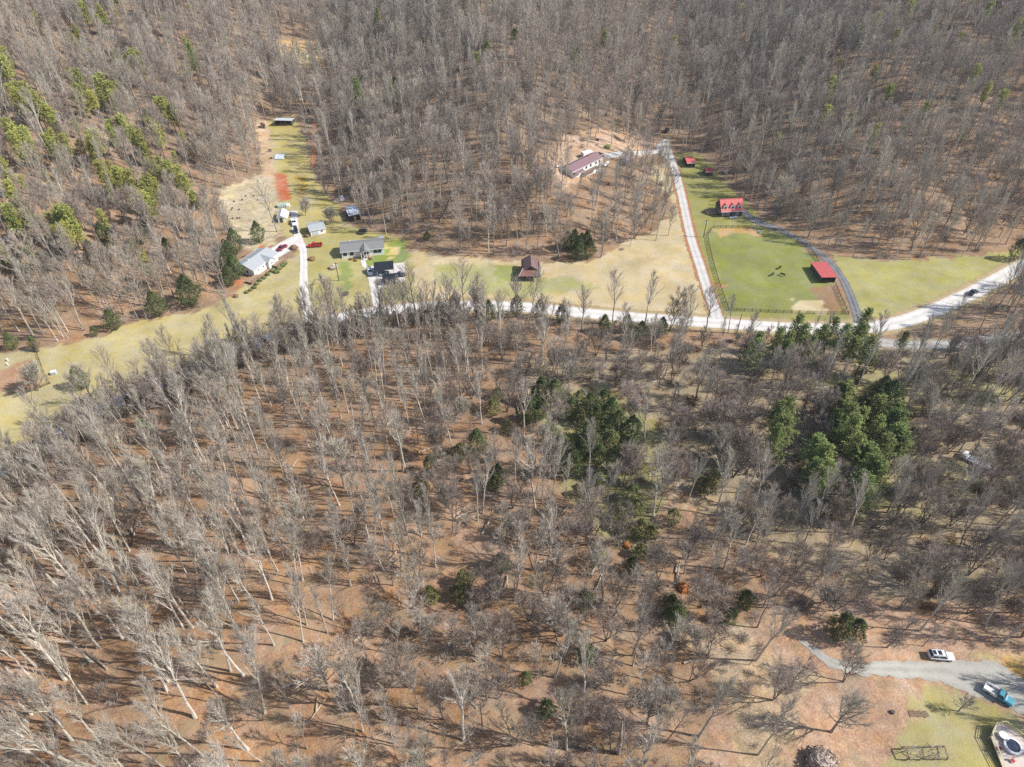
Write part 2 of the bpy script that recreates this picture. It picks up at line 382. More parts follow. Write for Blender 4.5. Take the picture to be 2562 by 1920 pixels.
# ------------------------------------------------------------------ roads as draped ribbons between two edges
def road_mat(name, c, c2, edge=.8):
    m = bpy.data.materials.new(name); m.use_nodes = True; t_ = m.node_tree; N_ = t_.nodes; L_ = t_.links
    b_ = N_['Principled BSDF']; b_.inputs['Roughness'].default_value = .95; b_.inputs['Specular IOR Level'].default_value = .1
    at_ = N_.new('ShaderNodeAttribute'); at_.attribute_name = 'across'
    g_ = N_.new('ShaderNodeNewGeometry')
    n1_ = N_.new('ShaderNodeTexNoise'); n1_.inputs['Scale'].default_value = .35; n1_.inputs['Detail'].default_value = 6; L_.new(g_.outputs['Position'], n1_.inputs['Vector'])
    n2_ = N_.new('ShaderNodeTexNoise'); n2_.inputs['Scale'].default_value = 2.5; n2_.inputs['Detail'].default_value = 4; L_.new(g_.outputs['Position'], n2_.inputs['Vector'])
    ad = N_.new('ShaderNodeMath'); ad.operation = 'ADD'; L_.new(n1_.outputs[0], ad.inputs[0]); L_.new(n2_.outputs[0], ad.inputs[1])
    mr = N_.new('ShaderNodeMapRange'); mr.inputs[1].default_value = .8; mr.inputs[2].default_value = 1.25; L_.new(ad.outputs[0], mr.inputs[0])
    mx = N_.new('ShaderNodeMix'); mx.data_type = 'RGBA'; mx.inputs[6].default_value = (*c, 1); mx.inputs[7].default_value = (*c2, 1)
    cm = N_.new('ShaderNodeMath'); cm.operation = 'MULTIPLY'; cm.inputs[1].default_value = 4*pi; L_.new(at_.outputs['Fac'], cm.inputs[0])
    cs = N_.new('ShaderNodeMath'); cs.operation = 'COSINE'; L_.new(cm.outputs[0], cs.inputs[0])
    tr_ = N_.new('ShaderNodeMath'); tr_.operation = 'MULTIPLY_ADD'; tr_.inputs[1].default_value = .38; L_.new(cs.outputs[0], tr_.inputs[0]); L_.new(mr.outputs[0], tr_.inputs[2])
    cl_ = N_.new('ShaderNodeClamp'); L_.new(tr_.outputs[0], cl_.inputs[0]); L_.new(cl_.outputs[0], mx.inputs[0]); L_.new(mx.outputs[2], b_.inputs['Base Color'])
    return m
RM = {'pale': road_mat('road_pale', (.64,.61,.57), (.52,.49,.455)), 'gravel': road_mat('road_gravel', (.56,.54,.505), (.42,.40,.37)),
      'dark': road_mat('road_dark_gravel', (.21,.21,.215), (.12,.12,.125)), 'grey': road_mat('road_grey', (.42,.40,.37), (.30,.275,.25)),
      'soil': road_mat('soil_verge', (.43,.20,.09), (.30,.15,.075)), 'dry': road_mat('verge_dry', (.42,.33,.20), (.32,.24,.13)), 'low': road_mat('road_low_gravel', (.41,.395,.35), (.33,.31,.27))}
ROADS = []
def resample(P, n):
    P = np.array(P, float); d = np.r_[0, np.cumsum(np.hypot(*np.diff(P, axis=0).T))]
    # smooth interpolation (Catmull-like through cubic smoothing of linear samples)
    s = np.linspace(0, d[-1], n); Q = np.stack([np.interp(s, d, P[:, 0]), np.interp(s, d, P[:, 1])], 1)
    for _ in range(3): Q[1:-1] = .25*Q[:-2]+.5*Q[1:-1]+.25*Q[2:]
    return Q
def ribbon(name, Lp, Rp, m, lift=.05, across=13, wob=.12):
    n = int(max(8, np.hypot(*np.diff(np.array(Lp), axis=0).T).sum()/1.0))
    A = resample(Lp, n); B = resample(Rp, n)
    r = np.random.RandomState(len(name)); k = np.linspace(0, 1, across)
    X = A[:, None, 0]*(1-k)+B[:, None, 0]*k; Y = A[:, None, 1]*(1-k)+B[:, None, 1]*k
    X[:, 0] += r.uniform(-wob, wob, n); Y[:, 0] += r.uniform(-wob, wob, n); X[:, -1] += r.uniform(-wob, wob, n); Y[:, -1] += r.uniform(-wob, wob, n)
    Z = terrain(X, Y)+lift
    me = grid_mesh(name, X.ravel(), Y.ravel(), Z.ravel(), across, n)
    if me.polygons[0].normal.z < 0:
        me.flip_normals()
    ac = me.attributes.new('across', 'FLOAT', 'POINT'); ac.data.foreach_set('value', np.tile(k, n).astype(np.float32))
    me.materials.append(RM[m]); o = bpy.data.objects.new(name, me); col.objects.link(o); tag(o, kind='structure')
    ROADS.append(np.stack([(A[:, 0]+B[:, 0])/2, (A[:, 1]+B[:, 1])/2], 1)[::3])
    ROADW.append(np.hypot(*(A-B).T).max()/2)
    return o
ROADW = []
def cl(name, px, width, m, lift=.05, wob=.12):
    P = np.array(GP(px)); n = max(12, int(np.hypot(*np.diff(P, axis=0).T).sum()/2)); Q = resample(P, n)
    for _ in range(8): Q[1:-1] = .25*Q[:-2]+.5*Q[1:-1]+.25*Q[2:]
    T = np.gradient(Q, axis=0); T /= np.hypot(*T.T)[:, None]; Nn = np.stack([-T[:, 1], T[:, 0]], 1)
    wd = np.interp(np.linspace(0, 1, n), np.linspace(0, 1, len(width)), width) if hasattr(width, '__len__') else np.full(n, width)
    return ribbon(name, Q-Nn*wd[:, None]/2, Q+Nn*wd[:, None]/2, m, lift, wob=wob)
MAIN = [(-250,1330),(0,1178),(150,1085),(300,1000),(451,936),(580,882),(700,838),(790,808),(900,785),(1050,768),(1200,764),(1320,769),(1402,778),(1530,790),(1620,798),(1757,806),(1850,813),(1937,819),(2060,824),(2162,822),(2250,810),(2340,776),(2430,735),(2500,697),(2562,664),(2700,590),(2850,520)]
cl('verge_dry_grass', MAIN, 9.5, 'dry', .02, .5)
cl('road', MAIN, 5.6, 'pale', .06)
DRV = [(1795,800),(1793,789),(1769,722),(1750,661),(1733,613),(1719,555),(1706,492),(1692,434),(1680,402),(1668,372)]
cl('verge_red_soil', DRV[1:], [4.8,5.2,5.4,5.6,5.4,5.2,5.0], 'soil', .02, .5)
cl('gravel_drive', DRV, [4.0,3.4,3.3,3.3,3.4,3.6,4.2], 'gravel', .065)
ribbon('gravel_turnaround', GP([(1640,370),(1650,356),(1662,349)]), GP([(1668,402),(1678,385),(1674,350)]), 'gravel', .075)
cl('gravel_lane', [(1668,378),(1640,377),(1610,381),(1575,384),(1540,389),(1505,391)], [4.5,3.6,3.2,3.2,4.0,4.5], 'gravel', .055)
cl('dark_gravel_lane', [(1862,526),(1868,546),(1900,560),(1945,570),(1982,589),(2013,608),(2052,634),(2085,662),(2110,698),(2131,747),(2143,780),(2150,812)], [2.6,4.6,3.4,3.0,3.0,3.0,3.0,3.2], 'dark', .05)
cl('grey_lane', [(2100,845),(2196,857),(2269,865),(2365,864),(2438,856),(2486,845),(2562,838),(2750,825)], 4.6, 'grey', .05, .3)
ribbon('driveway', GP([(762,806),(751,748),(749,701),(751,654),(749,625),(738,597),(729,570),(728,528)]), GP([(793,806),(773,748),(770,700),(770,650),(767,620),(754,590),(747,573),(745,528)]), 'pale', .05)
ribbon('driveway_apron', GP([(742,588),(720,597),(700,608),(678,622),(662,632)]), GP([(760,622),(745,624),(722,630),(705,642),(690,648)]), 'pale', .065)
ribbon('driveway_concrete', GP([(942,796),(932,760),(927,730),(921,697),(917,676),(916,668)]), GP([(968,796),(955,760),(951,722),(960,716),(975,695),(975,664)]), 'pale', .05)
ribbon('parking_pad', GP([(960,712),(958,690),(950,664)]), GP([(1014,706),(1014,690),(1012,657)]), 'pale', .06, wob=.05)
ribbon('front_walk', GP([(902,652),(905,668),(917,674)]), GP([(914,650),(917,664),(922,672)]), 'pale', .05, wob=.03)
ribbon('gravel_yard', GP([(2010,1600),(2045,1622),(2085,1650),(2139,1662),(2229,1656),(2349,1653),(2499,1656),(2543,1689),(2640,1740)]), GP([(1998,1606),(2032,1634),(2072,1668),(2139,1690),(2199,1693),(2349,1702),(2394,1728),(2514,1765),(2640,1830)]), 'low', .05, wob=.4)
cl('forest_track', [(788,290),(787,330),(786,370),(784,420)], 2.2, 'soil', .05, .6)

# ------------------------------------------------------------------ buildings
BLOCK = []   # footprints kept free of trees
def frame(A, B, C=None, depth=None):
    a = G(*A); b_ = G(*B); L_ = math.hypot(b_[0]-a[0], b_[1]-a[1]); rz = atan2(b_[1]-a[1], b_[0]-a[0])
    if C:
        c = G(*C); depth = -(c[0]-a[0])*sin(rz)+(c[1]-a[1])*cos(rz)
    zc = [tz(a[0]+x*cos(rz)-y*sin(rz), a[1]+x*sin(rz)+y*cos(rz)) for x in (0, L_) for y in (0, depth)]
    cx, cy = a[0]+L_/2*cos(rz)-depth/2*sin(rz), a[1]+L_/2*sin(rz)+depth/2*cos(rz)
    BLOCK.append((cx, cy, max(L_, depth)/2+2.5))
    return (a[0], a[1], min(zc)), rz, L_, depth, max(zc)-min(zc)
def window(root, x, y, z, w_, h_, face='f', trim='trim_white', pane='glass'):
    """window on the front (f), left (l) or right (r) wall; local coordinates"""
    m = MB(); g = MB()
    if face == 'f':
        for dx, dz, ww, hh in ((0, h_/2, w_+.16, .1), (0, -h_/2, w_+.2, .12), (-w_/2, 0, .1, h_-.1), (w_/2, 0, .1, h_-.1)):
            m.box((x+dx, y-.03, z+dz), (ww, .09, hh))
        m.box((x, y-.025, z), (.05, .06, h_-.12)); g.box((x, y-.005, z), (w_-.08, .03, h_-.08))
    else:
        s = -1 if face == 'l' else 1
        for dy, dz, ww, hh in ((0, h_/2, w_+.16, .1), (0, -h_/2, w_+.2, .12), (-w_/2, 0, .1, h_-.1), (w_/2, 0, .1, h_-.1)):
            m.box((x+s*.03, y+dy, z+dz), (.09, ww, hh))
        g.box((x+s*.005, y, z), (.03, w_-.08, h_-.08))
    o = m.build('window', trim, root); g.build('pane', pane, o)
def door(root, x, y, z0, w_, h_, m='trim_white', knob=True):
    o = MB().box((x, y-.03, z0+h_/2), (w_, .08, h_)).build('door', m, root)
    if knob: MB().box((x+w_*.38, y-.1, z0+1.0), (.09, .07, .09)).build('handle', 'metal_grey', o)
def gable(root, L_, D, h, rise, axis='x', wall='white_siding', roofm='grey_shingle', oh=.35, base=0.0, trim='trim_white', th=.14, ribs=0):
    """walls with gable ends and an overhanging two-plane roof; ridge along local x or y"""
    m = MB()
    z0 = -.6
    if axis == 'x':
        V = [(0,0,z0),(L_,0,z0),(L_,D,z0),(0,D,z0),(0,0,h),(L_,0,h),(L_,D,h),(0,D,h),(0,D/2,h+rise),(L_,D/2,h+rise)]
        m.add(V, [(0,1,5,4),(2,3,7,6),(1,2,6,9,5),(3,0,4,8,7)])
    else:
        V = [(0,0,z0),(L_,0,z0),(L_,D,z0),(0,D,z0),(0,0,h),(L_,0,h),(L_,D,h),(0,D,h),(L_/2,0,h+rise),(L_/2,D,h+rise)]
        m.add(V, [(0,1,5,8,4),(1,2,6,5),(2,3,7,9,6),(3,0,4,7)])
    m.build('wall', wall, root)
    r = MB(); S = (D if axis == 'x' else L_)/2; sl_ = rise/S; e = oh; zt = h+.02
    prof = [(-e, zt-e*sl_), (S, zt+rise), (2*S+e, zt-e*sl_)]
    lo, hi = -oh, (L_ if axis == 'x' else D)+oh
    secs = []
    for q in (lo, hi):
        ring = [(a_, z_) for a_, z_ in prof]+[(a_, z_+th) for a_, z_ in reversed(prof)]
        secs.append([(q, a_, z_) if axis == 'x' else (a_, q, z_) for a_, z_ in ring])
    r.loft(secs)
    o = r.build('roof', roofm, root)
    rc = MB()
    if axis == 'x': rc.box((L_/2, D/2, zt+rise+th+.02), (L_+2*oh+.02, .3, .07))
    else: rc.box((L_/2, D/2, zt+rise+th+.02), (.3, D+2*oh+.02, .07))
    rc.build('ridge_cap', roofm, o)
    for yy in ((-e-.03, 2*S+e+.03)):
        zc_ = zt-e*sl_+th/2; tr = MB()
        if axis == 'x': tr.box((L_/2, yy, zc_), (L_+2*oh+.06, .05, th+.06))
        else: tr.box((yy, D/2, zc_), (.05, D+2*oh+.06, th+.06))
        tr.build('gutter', trim, root)
    if ribs:
        rb = MB()
        n = int((hi-lo)/ribs)
        for k in range(n+1):
            q = lo+.05+(hi-lo-.1)*k/n
            for i in (0, 1):
                (a0, z0_), (a1, z1_) = prof[i], prof[i+1]
                p0 = (q, a0, z0_+th+.015) if axis == 'x' else (a0, q, z0_+th+.015); p1 = (q, a1, z1_+th+.015) if axis == 'x' else (a1, q, z1_+th+.015)
                rb.beam(p0, p1, .06, .05)
        rb.build('roof_ribs', roofm, o)
    return o
def slab_roof(root, corners, th, m, name='roof', parent=None):
    V = [tuple(c) for c in corners]+[(c[0], c[1], c[2]+th) for c in corners]
    n = len(corners)
    return MB().add(V, [tuple(reversed(range(n))), tuple(range(n, 2*n))]+[(i, (i+1) % n, (i+1) % n+n, i+n) for i in range(n)]).build(name, m, parent or root)

def house_white_left():
    loc, rz, L_, D, dz = frame((638.5,693.5), (697,651.5), (603,672))
    r = thing('house', 'long white house with pale grey roof beside the concrete apron', 'house', loc, rz)
    h = 2.7; ro = gable(r, L_, D, h, 1.5, 'x', 'white_siding', 'light_shingle')
    # front cross gable
    x0 = L_*.52; m = MB(); wG = L_*.24; y1 = -1.1
    m.add([(x0,y1,-.6),(x0+wG,y1,-.6),(x0+wG,0,-.6),(x0,0,-.6),(x0,y1,h),(x0+wG,y1,h),(x0+wG,0.0,h),(x0,0.0,h),(x0+wG/2,y1,h+1.0)], [(0,1,5,8,4),(1,2,6,5),(3,0,4,7)])
    m.build('wall', 'white_siding', r)
    g = MB(); e = .3
    for s in (0, 1):
        xa = x0-e if s == 0 else x0+wG+e
        V = [(xa,y1-e,h-.13),(x0+wG/2,y1-e,h+1.1),(x0+wG/2,D*.42,h+1.3),(xa,D*.2,h+.15)]
        V += [(a,b_,c+.13) for a,b_,c in V]
        g.add(V, [(0,1,2,3),(7,6,5,4),(0,4,5,1),(1,5,6,2),(2,6,7,3),(3,7,4,0)])
    g.build('front_gable_roof', 'light_shingle', ro)
    for x in (L_*.18, L_*.38): window(r, x, 0, 1.75, .9, .7)
    window(r, x0+wG*.5, y1, 1.75, 1.0, .7)
    window(r, 0, D*.35, 1.5, 1.1, 1.2, 'l'); window(r, 0, D*.7, 1.5, 1.1, 1.2, 'l')
    door(r, L_*.82, 0, 0, .95, 2.1, 'dark_board')
    # deck right front and left end
    for nm, cx, cy, ww, dd in (('deck', L_*.82, -2.5, L_*.42, 2.6), ('deck', -1.9, -1.2, 5.4, 3.0)):
        m = MB(); m.box((cx, cy, .85), (ww, dd, .14))
        for i in range(5): m.box((cx-ww/2+.1+i*(ww-.2)/4, cy-dd/2+.08, .0), (.12, .12, 1.8))
        o = m.build('deck', 'deck_wood', r)
        m = MB()
        m.beam((cx-ww/2, cy-dd/2, 1.8), (cx+ww/2, cy-dd/2, 1.8), .12, .08); m.beam((cx-ww/2, cy-dd/2, 1.3), (cx+ww/2, cy-dd/2, 1.3), .06, .07)
        for i in range(int(ww/.6)+1): m.box((cx-ww/2+i*.6, cy-dd/2, 1.35), (.06, .06, .9))
        m.build('railing', 'deck_wood', o)
    m = MB(); m.box((L_*.22, D*.5, h+1.75), (.5, .5, .7)); m.build('roof_vent', 'metal_grey', ro)
house_white_left()

def house_grey():
    loc, rz, L_, D, dz = frame((856.5,647.5), (961.5,637), (846,624))
    r = thing('house', 'low house with dark grey roof and white front porch above the green lawn', 'house', loc, rz)
    h = 2.8; ro = gable(r, L_, D, h, 1.25, 'x', 'white_siding', 'grey_shingle', .4)
    x0 = L_*.46; wG = L_*.19; y1 = -1.9
    m = MB()
    for x in (x0, x0+wG*.33, x0+wG*.67, x0+wG): MB().box((x, y1, h/2), (.2, .2, h)).build('porch_column', 'trim_white', r)
    m = MB(); m.add([(x0-.1,y1-.03,h),(x0+wG+.1,y1-.03,h),(x0+wG/2,y1-.03,h+1.05),(x0-.1,y1+.12,h),(x0+wG+.1,y1+.12,h),(x0+wG/2,y1+.12,h+1.05)], [(0,1,2),(5,4,3),(0,3,4,1),(1,4,5,2),(2,5,3,0)])
    m.build('pediment', 'trim_white', r)
    g = MB(); e = .3
    for s in (0, 1):
        xa = x0-e if s == 0 else x0+wG+e
        V = [(xa,y1-.35,h-.15),(x0+wG/2,y1-.35,h+1.12),(x0+wG/2,D*.45,h+1.2),(xa,D*.15,h+.25)]
        V += [(a,b_,c+.13) for a,b_,c in V]
        g.add(V, [(0,1,2,3),(7,6,5,4),(0,4,5,1),(1,5,6,2),(2,6,7,3),(3,7,4,0)])
    g.build('porch_roof', 'grey_shingle', ro)
    m = MB(); m.box((x0+wG/2, y1/2-.05, .25), (wG+.4, 1.9, .5)); o = m.build('porch_floor', 'deck_wood', r)
    m = MB()
    for i in range(3): m.box((x0+wG*.4, y1-.35-i*.3, .3-i*.12), (1.6, .3, .16))
    m.build('steps', 'concrete', o)
    for x in (.08, .24, .80, .90): window(r, L_*x, 0, 1.7, 1.2, 1.2, 'f', 'trim_dark')
    window(r, x0+wG*.75, 0, 1.6, 1.3, 1.3, 'f', 'trim_dark'); door(r, x0+wG*.35, 0, .5, .95, 2.0, 'dark_board')
    window(r, 0, D*.5, 1.7, 1.1, 1.2, 'l', 'trim_dark')
    m = MB(); m.tube([(L_*.22, D*.75, h+.6), (L_*.22, D*.75, h+1.4)], [.14, .14], 6); m.build('vent_pipe', 'white_plastic', ro)
    for k, x in enumerate((L_*.90, L_*.97)):
        pass
house_grey()

def garage():
    loc, rz, L_, D, dz = frame((778.8,591.5), (816,583.5), (768,574.5))
    r = thing('garage', 'small white garage with pale grey roof beside the driveway fork', 'garage', loc, rz)
    gable(r, L_, D, 2.3, .95, 'x', 'white_siding', 'light_shingle', .3)
    m = MB(); m.box((L_*.3, -.03, 1.0), (2.2, .08, 2.0))
    for i in range(4): m.box((L_*.3, -.085, .3+i*.5), (2.1, .03, .05))
    m.build('garage_door', 'metal_grey', r)
    window(r, L_*.75, 0, 1.3, .9, .8)
garage()

def small_shed(A, B, C, h, rise, axis, name, label, wall, roofm, doorx=.5, cat='shed', ribs=0, oh=.25, trim='trim_white', doorm='trim_dark', dep=None):
    loc, rz, L_, D, dz = frame(A, B, C, dep)
    r = thing(name, label, cat, loc, rz)
    gable(r, L_, D, h, rise, axis, wall, roofm, oh, trim=trim, ribs=ribs)
    if doorx: door(r, L_*doorx, 0, 0, min(1.4, L_*.4), min(2.0, h*.88), doorm)
    return r, L_, D
r, L_, D = small_shed((697,558), (713.5,557), (694,540), 2.3, .7, 'y', 'shed', 'grey roofed garden shed with white walls beside the driveway head', 'white_siding', 'metal_grey')
m = MB(); slab = slab_roof(r, [(L_, .3, 2.0), (L_+1.3, .3, 1.5), (L_+1.3, D, 1.5), (L_, D, 2.0)], .08, 'white_plastic', 'lean_to_roof')
for a_ in ((L_+1.2, .4), (L_+1.2, D-.1)): MB().box((a_[0], a_[1], .5), (.1, .1, 2.0)).build('lean_to_post', 'trim_white', r)
# low greenhouse
loc, rz, L_, D, dz = frame((696,522), (717,521), None, 2.6)
r = thing('greenhouse', 'low pale green arched greenhouse below the red garden plot', 'greenhouse', loc, rz)
m = MB(); secs = []
for x in np.linspace(0, L_, 8): secs.append([(x, D/2-D/2*cos(a_), 1.7*sin(a_)**.8-.05) for a_ in np.linspace(0.001, pi-.001, 9)]+[(x, D, -.3), (x, 0, -.3)])
MATS.pop('gh', None); mat('gh', (.42,.50,.44), .4, .35, 1.5)
m.loft(secs).build('cover', 'gh', r)
m = MB()
for x in np.linspace(0, L_, 5): m.tube([(x, D/2-(D/2+.03)*cos(a_), 1.74*max(0, sin(a_))**.8) for a_ in np.linspace(0, pi, 8)], [.04]*8, 4)
m.build('hoops', 'trim_white', r)
MB().box((L_+.6, D*.5, .5), (1.1, D*.8, 1.0)).build('side_box', 'white_plastic', r)

# open pole shed at the head of the clearing
loc, rz, L_, D, dz = frame((690,315.5), (730.5,315), None, 5.0)
r = thing('open_shed', 'long open fronted shed with shiny metal roof at the top of the clearing', 'shed', loc, rz)
m = MB(); m.box((L_/2, D, 1.1), (L_, .12, 3.0)); m.box((0, D/2, 1.0), (.12, D, 2.8)); m.box((L_, D/2, 1.0), (.12, D, 2.8)); m.build('wall', 'barn_wood', r)
for i in range(4): MB().box((.1+(L_-.2)*i/3, .1, 1.1), (.18, .18, 3.4)).build('post', 'old_wood', r)
ro = slab_roof(r, [(-.4, -.5, 2.9), (L_+.4, -.5, 2.9), (L_+.4, D+.4, 2.2), (-.4, D+.4, 2.2)], .1, 'metal_grey')
m = MB()
for i in range(16): m.beam((-.3+(L_+.6)*i/15, -.5, 3.03), (-.3+(L_+.6)*i/15, D+.4, 2.33), .05, .05)
m.build('roof_ribs', 'metal_grey', ro)
r, L_, D = small_shed((655,322), (665,322), None, 1.9, .5, 'y', 'outbuilding', 'tiny pinkish plank shed left of the open fronted shed', 'old_wood', 'rust_metal', .5, ribs=0, dep=2.2)

# carports on the concrete pad
loc, rz, L_, D, dz = frame((939.5,694.5), (986,690.5), None, 5.6)
r = thing('carport', 'large black roofed metal carport on the concrete pad', 'carport', loc, rz)
slab_roof(r, [(-.2, -.2, 2.75), (L_+.2, -.2, 2.75), (L_+.2, D/2, 3.25), (-.2, D/2, 3.25)], .08, 'black_metal')
slab_roof(r, [(-.2, D/2+.01, 3.25), (L_+.2, D/2+.01, 3.25), (L_+.2, D+.2, 2.75), (-.2, D+.2, 2.75)], .08, 'black_metal')
for x in (0, L_/2, L_):
    for y in (0, D): MB().box((x, y, 1.3), (.12, .12, 2.85)).build('post', 'black_metal', r)
MB().box((L_/2, D+.02, 1.5), (L_, .05, 2.5)).build('back_panel', 'dark_board', r)
loc, rz, L_, D, dz = frame((960,715.5), (991,713), None, 3.8)
r = thing('shed', 'small charcoal shed with low dark roof in front of the black carport', 'shed', loc, rz)
gable(r, L_, D, 2.1, .6, 'x', 'dark_board', 'black_metal', .2, trim='trim_dark')
door(r, L_*.5, 0, 0, 1.6, 1.8, 'trim_dark')

# old log barn
loc, rz, L_, D, dz = frame((1300,704.5), (1351,704.5), None, 9.2)
r = thing('barn', 'weathered log barn with rusty red metal roof alone in the dry field', 'barn', loc, rz)
x0, x1 = L_*.17, L_*.95; y0 = 2.4
m = MB(); h = 3.5; zt = 5.1; xm = (x0+x1)/2
m.add([(x0,y0,-.5),(x1,y0,-.5),(x1,D,-.5),(x0,D,-.5),(x0,y0,h),(x1,y0,h),(x1,D,h),(x0,D,h),(xm,y0,zt),(xm,D,zt)], [(0,1,5,8,4),(1,2,6,5),(2,3,7,9,6),(3,0,4,7)])
w_ = m.build('wall', 'log_wall', r)
ro = None
for s, (xa, za) in enumerate(((x0-.6, h-.65), (x1+.6, h-.65))):
    V = [(xa, y0-.7, za), (xm, y0-.7, zt+.05), (xm, D+.5, zt+.05), (xa, D+.5, za)]; V += [(a,b_,c+.09) for a,b_,c in V]
    o = MB().add(V, [(0,1,2,3),(7,6,5,4),(0,4,5,1),(1,5,6,2),(2,6,7,3),(3,7,4,0)]).build('roof_panel', 'rust_dark', r)
    m = MB()
    for i in range(12):
        yy = y0-.6+(D-y0+1.0)*i/11; m.beam((xa, yy, za+.12), (xm, yy, zt+.17), .05, .05)
    m.build('roof_ribs', 'rust_dark', o)
# lean-to wrap: hipped front, open side on left and front
zl, zh = 2.2, 3.7
f = [((-.3,-.4,zl),(L_+.3,-.4,zl),(x1+.1,y0,zh),(x0-.1,y0,zh)), ((-.3,D*.55,zl),(-.3,-.4,zl),(x0-.1,y0,zh),(x0-.1,D*.55,zh)), ((L_+.3,-.4,zl),(L_+.3,D*.8,zl),(x1+.1,D*.8,zh),(x1+.1,y0,zh))]
for i, q in enumerate(f):
    o = slab_roof(r, q, .08, 'rust_metal', 'lean_to_roof')
    if i == 0:
        m = MB()
        for k in range(11):
            tt = k/10; a_ = (-.3+(L_+.6)*tt, -.4, zl+.11); b_ = (x0-.1+(x1-x0+.2)*tt, y0, zh+.11); m.beam(a_, b_, .05, .05)
        m.build('roof_ribs', 'rust_metal', o)
    if i < 2:
        a_, b_ = q[2], q[1]
        MB().beam((q[2][0], q[2][1], q[2][2]+.12), (q[1][0], q[1][1], q[1][2]+.12), .16, .1).build('hip_flashing', 'metal_grey', o) if i == 0 else MB().beam((x0-.1, y0, zh+.14), (-.3, -.4, zl+.14), .16, .1).build('hip_flashing', 'metal_grey', o)
for x, y in ((-.1,-.2),(L_*.33,-.2),(L_*.66,-.2),(L_+.1,-.2),(-.1,D*.28),(-.1,D*.54)): MB().box((x, y, .9), (.16, .16, 2.7)).build('post', 'old_wood', r)
MB().box((L_*.5, y0+.4, 1.0), (L_*.9, .1, 2.6)).build('inner_wall', 'dark_board', r)

# long white house in the wood
loc, rz, L_, D, dz = frame((1431,446), (1503,425), (1413,424))
r = thing('house', 'long white house with maroon roof among the bare trees on the slope', 'house', loc, rz)
h = 3.2+dz*.5
ro = gable(r, L_, D, h, 1.5, 'x', 'white_siding', 'maroon_shingle', .35)
for x in (.08, .2, .32, .47, .62, .8, .92): window(r, L_*x, 0, h-1.0, 1.0, 1.1, 'f', 'trim_dark')
window(r, 0, D*.5, h-1.1, 1.1, 1.2, 'l', 'trim_dark')
m = MB(); m.box((L_*.55, -1.2, h-2.3), (L_*.5, 2.2, .14))
for i in range(6): m.box((L_*.32+i*L_*.092, -2.2, (h-2.3)/2-.4), (.12, .12, h-1.5))
o = m.build('deck', 'old_wood', r)
m = MB(); m.beam((L_*.3, -2.28, h-1.4), (L_*.8, -2.28, h-1.4), .08, .06)
for i in range(16): m.box((L_*.3+L_*.5*i/15, -2.28, h-1.8), (.05, .05, .8))
m.build('railing', 'old_wood', o)
slab_roof(r, [(L_*.02,-2.0,h-.75),(L_*.3,-2.0,h-.75),(L_*.3,0,h-.2),(L_*.02,0,h-.2)], .1, 'maroon_shingle', 'porch_roof', ro)
MB().box((L_*.7, D*.5, h+1.75), (.6, .6, .9)).build('chimney', 'rust_metal', ro)

# red roofed buildings on the right
small_shed((1718,420), (1738,419), (1715.5,402), 2.1, .9, 'x', 'shed', 'square shed with bright red metal roof nearest the gravel turnaround', 'dark_board', 'red_metal', .5, ribs=.6)
small_shed((1765,441), (1783,440), None, 1.9, .8, 'x', 'shed', 'smaller red roofed shed at the edge of the wood with rusty lean to', 'barn_wood', 'dark_red_metal', .5, ribs=.6, dep=3.6)
loc, rz, L_, D, dz = frame((1803,544), (1856,541), None, 7.0)
r = thing('house', 'one and a half storey house with bright red metal roof and three white dormers', 'house', loc, rz)
h = 2.7; rise = 3.3
ro = gable(r, L_, D, h, rise, 'x', 'barn_wood', 'red_metal', .4, ribs=.7)
for x in (.17, .5, .83):
    xc = L_*x; yb = .45; hw = .78; zb_ = h+rise*yb/(D/2); hd = 1.45
    m = MB(); m.add([(xc-hw,yb,zb_-.1),(xc+hw,yb,zb_-.1),(xc+hw,yb,zb_+hd),(xc-hw,yb,zb_+hd),(xc,yb,zb_+hd+.55),(xc-hw,yb+1.6,zb_+hd),(xc+hw,yb+1.6,zb_+hd)], [(0,1,2,4,3),(1,6,2),(0,3,5)])
    dm = m.build('dormer', 'trim_white', r)
    g = MB()
    for s in (-1, 1):
        V = [(xc+s*(hw+.08),yb-.06,zb_+hd-.08),(xc,yb-.06,zb_+hd+.57),(xc,yb+2.4,zb_+hd+.55),(xc+s*(hw+.08),yb+1.8,zb_+hd-.08)]; V += [(a,b_,c+.08) for a,b_,c in V]
        g.add(V, [(0,1,2,3),(7,6,5,4),(0,4,5,1),(1,5,6,2),(2,6,7,3),(3,7,4,0)])
    g.build('dormer_roof', 'red_metal', dm)
    MB().box((xc, yb-.03, zb_+.75), (.75, .06, .95)).build('pane', 'glass', dm)
for x in (.1, .3, .75): window(r, L_*x, 0, 1.4, 1.0, 1.2)
door(r, L_*.52, 0, 0, 1.0, 2.1, 'trim_dark')
window(r, 0, D*.35, 1.4, 1.0, 1.2, 'l'); window(r, 0, D*.7, 1.4, 1.0, 1.2, 'l')
m = MB(); m.box((-2.6, D*.62, .35), (4.6, 4.2, .14))
for x in (-4.7, -.4):
    for y in (D*.62-1.9, D*.62+1.9): m.box((x, y, 0), (.12, .12, .7))
dk = m.build('deck', 'deck_wood', r)
m = MB(); m.beam((-4.9, D*.62-2.1, 1.1), (-4.9, D*.62+2.1, 1.1), .08, .06); m.beam((-4.9, D*.62+2.1, 1.1), (-.4, D*.62+2.1, 1.1), .08, .06)
for i in range(7): m.box((-4.9, D*.62-2.1+i*.7, .75), (.06, .06, .7))
m.build('railing', 'deck_wood', dk)
MB().box((L_*.55, -.9, .12), (L_*.35, 1.6, .2)).build('porch_floor', 'concrete', r)

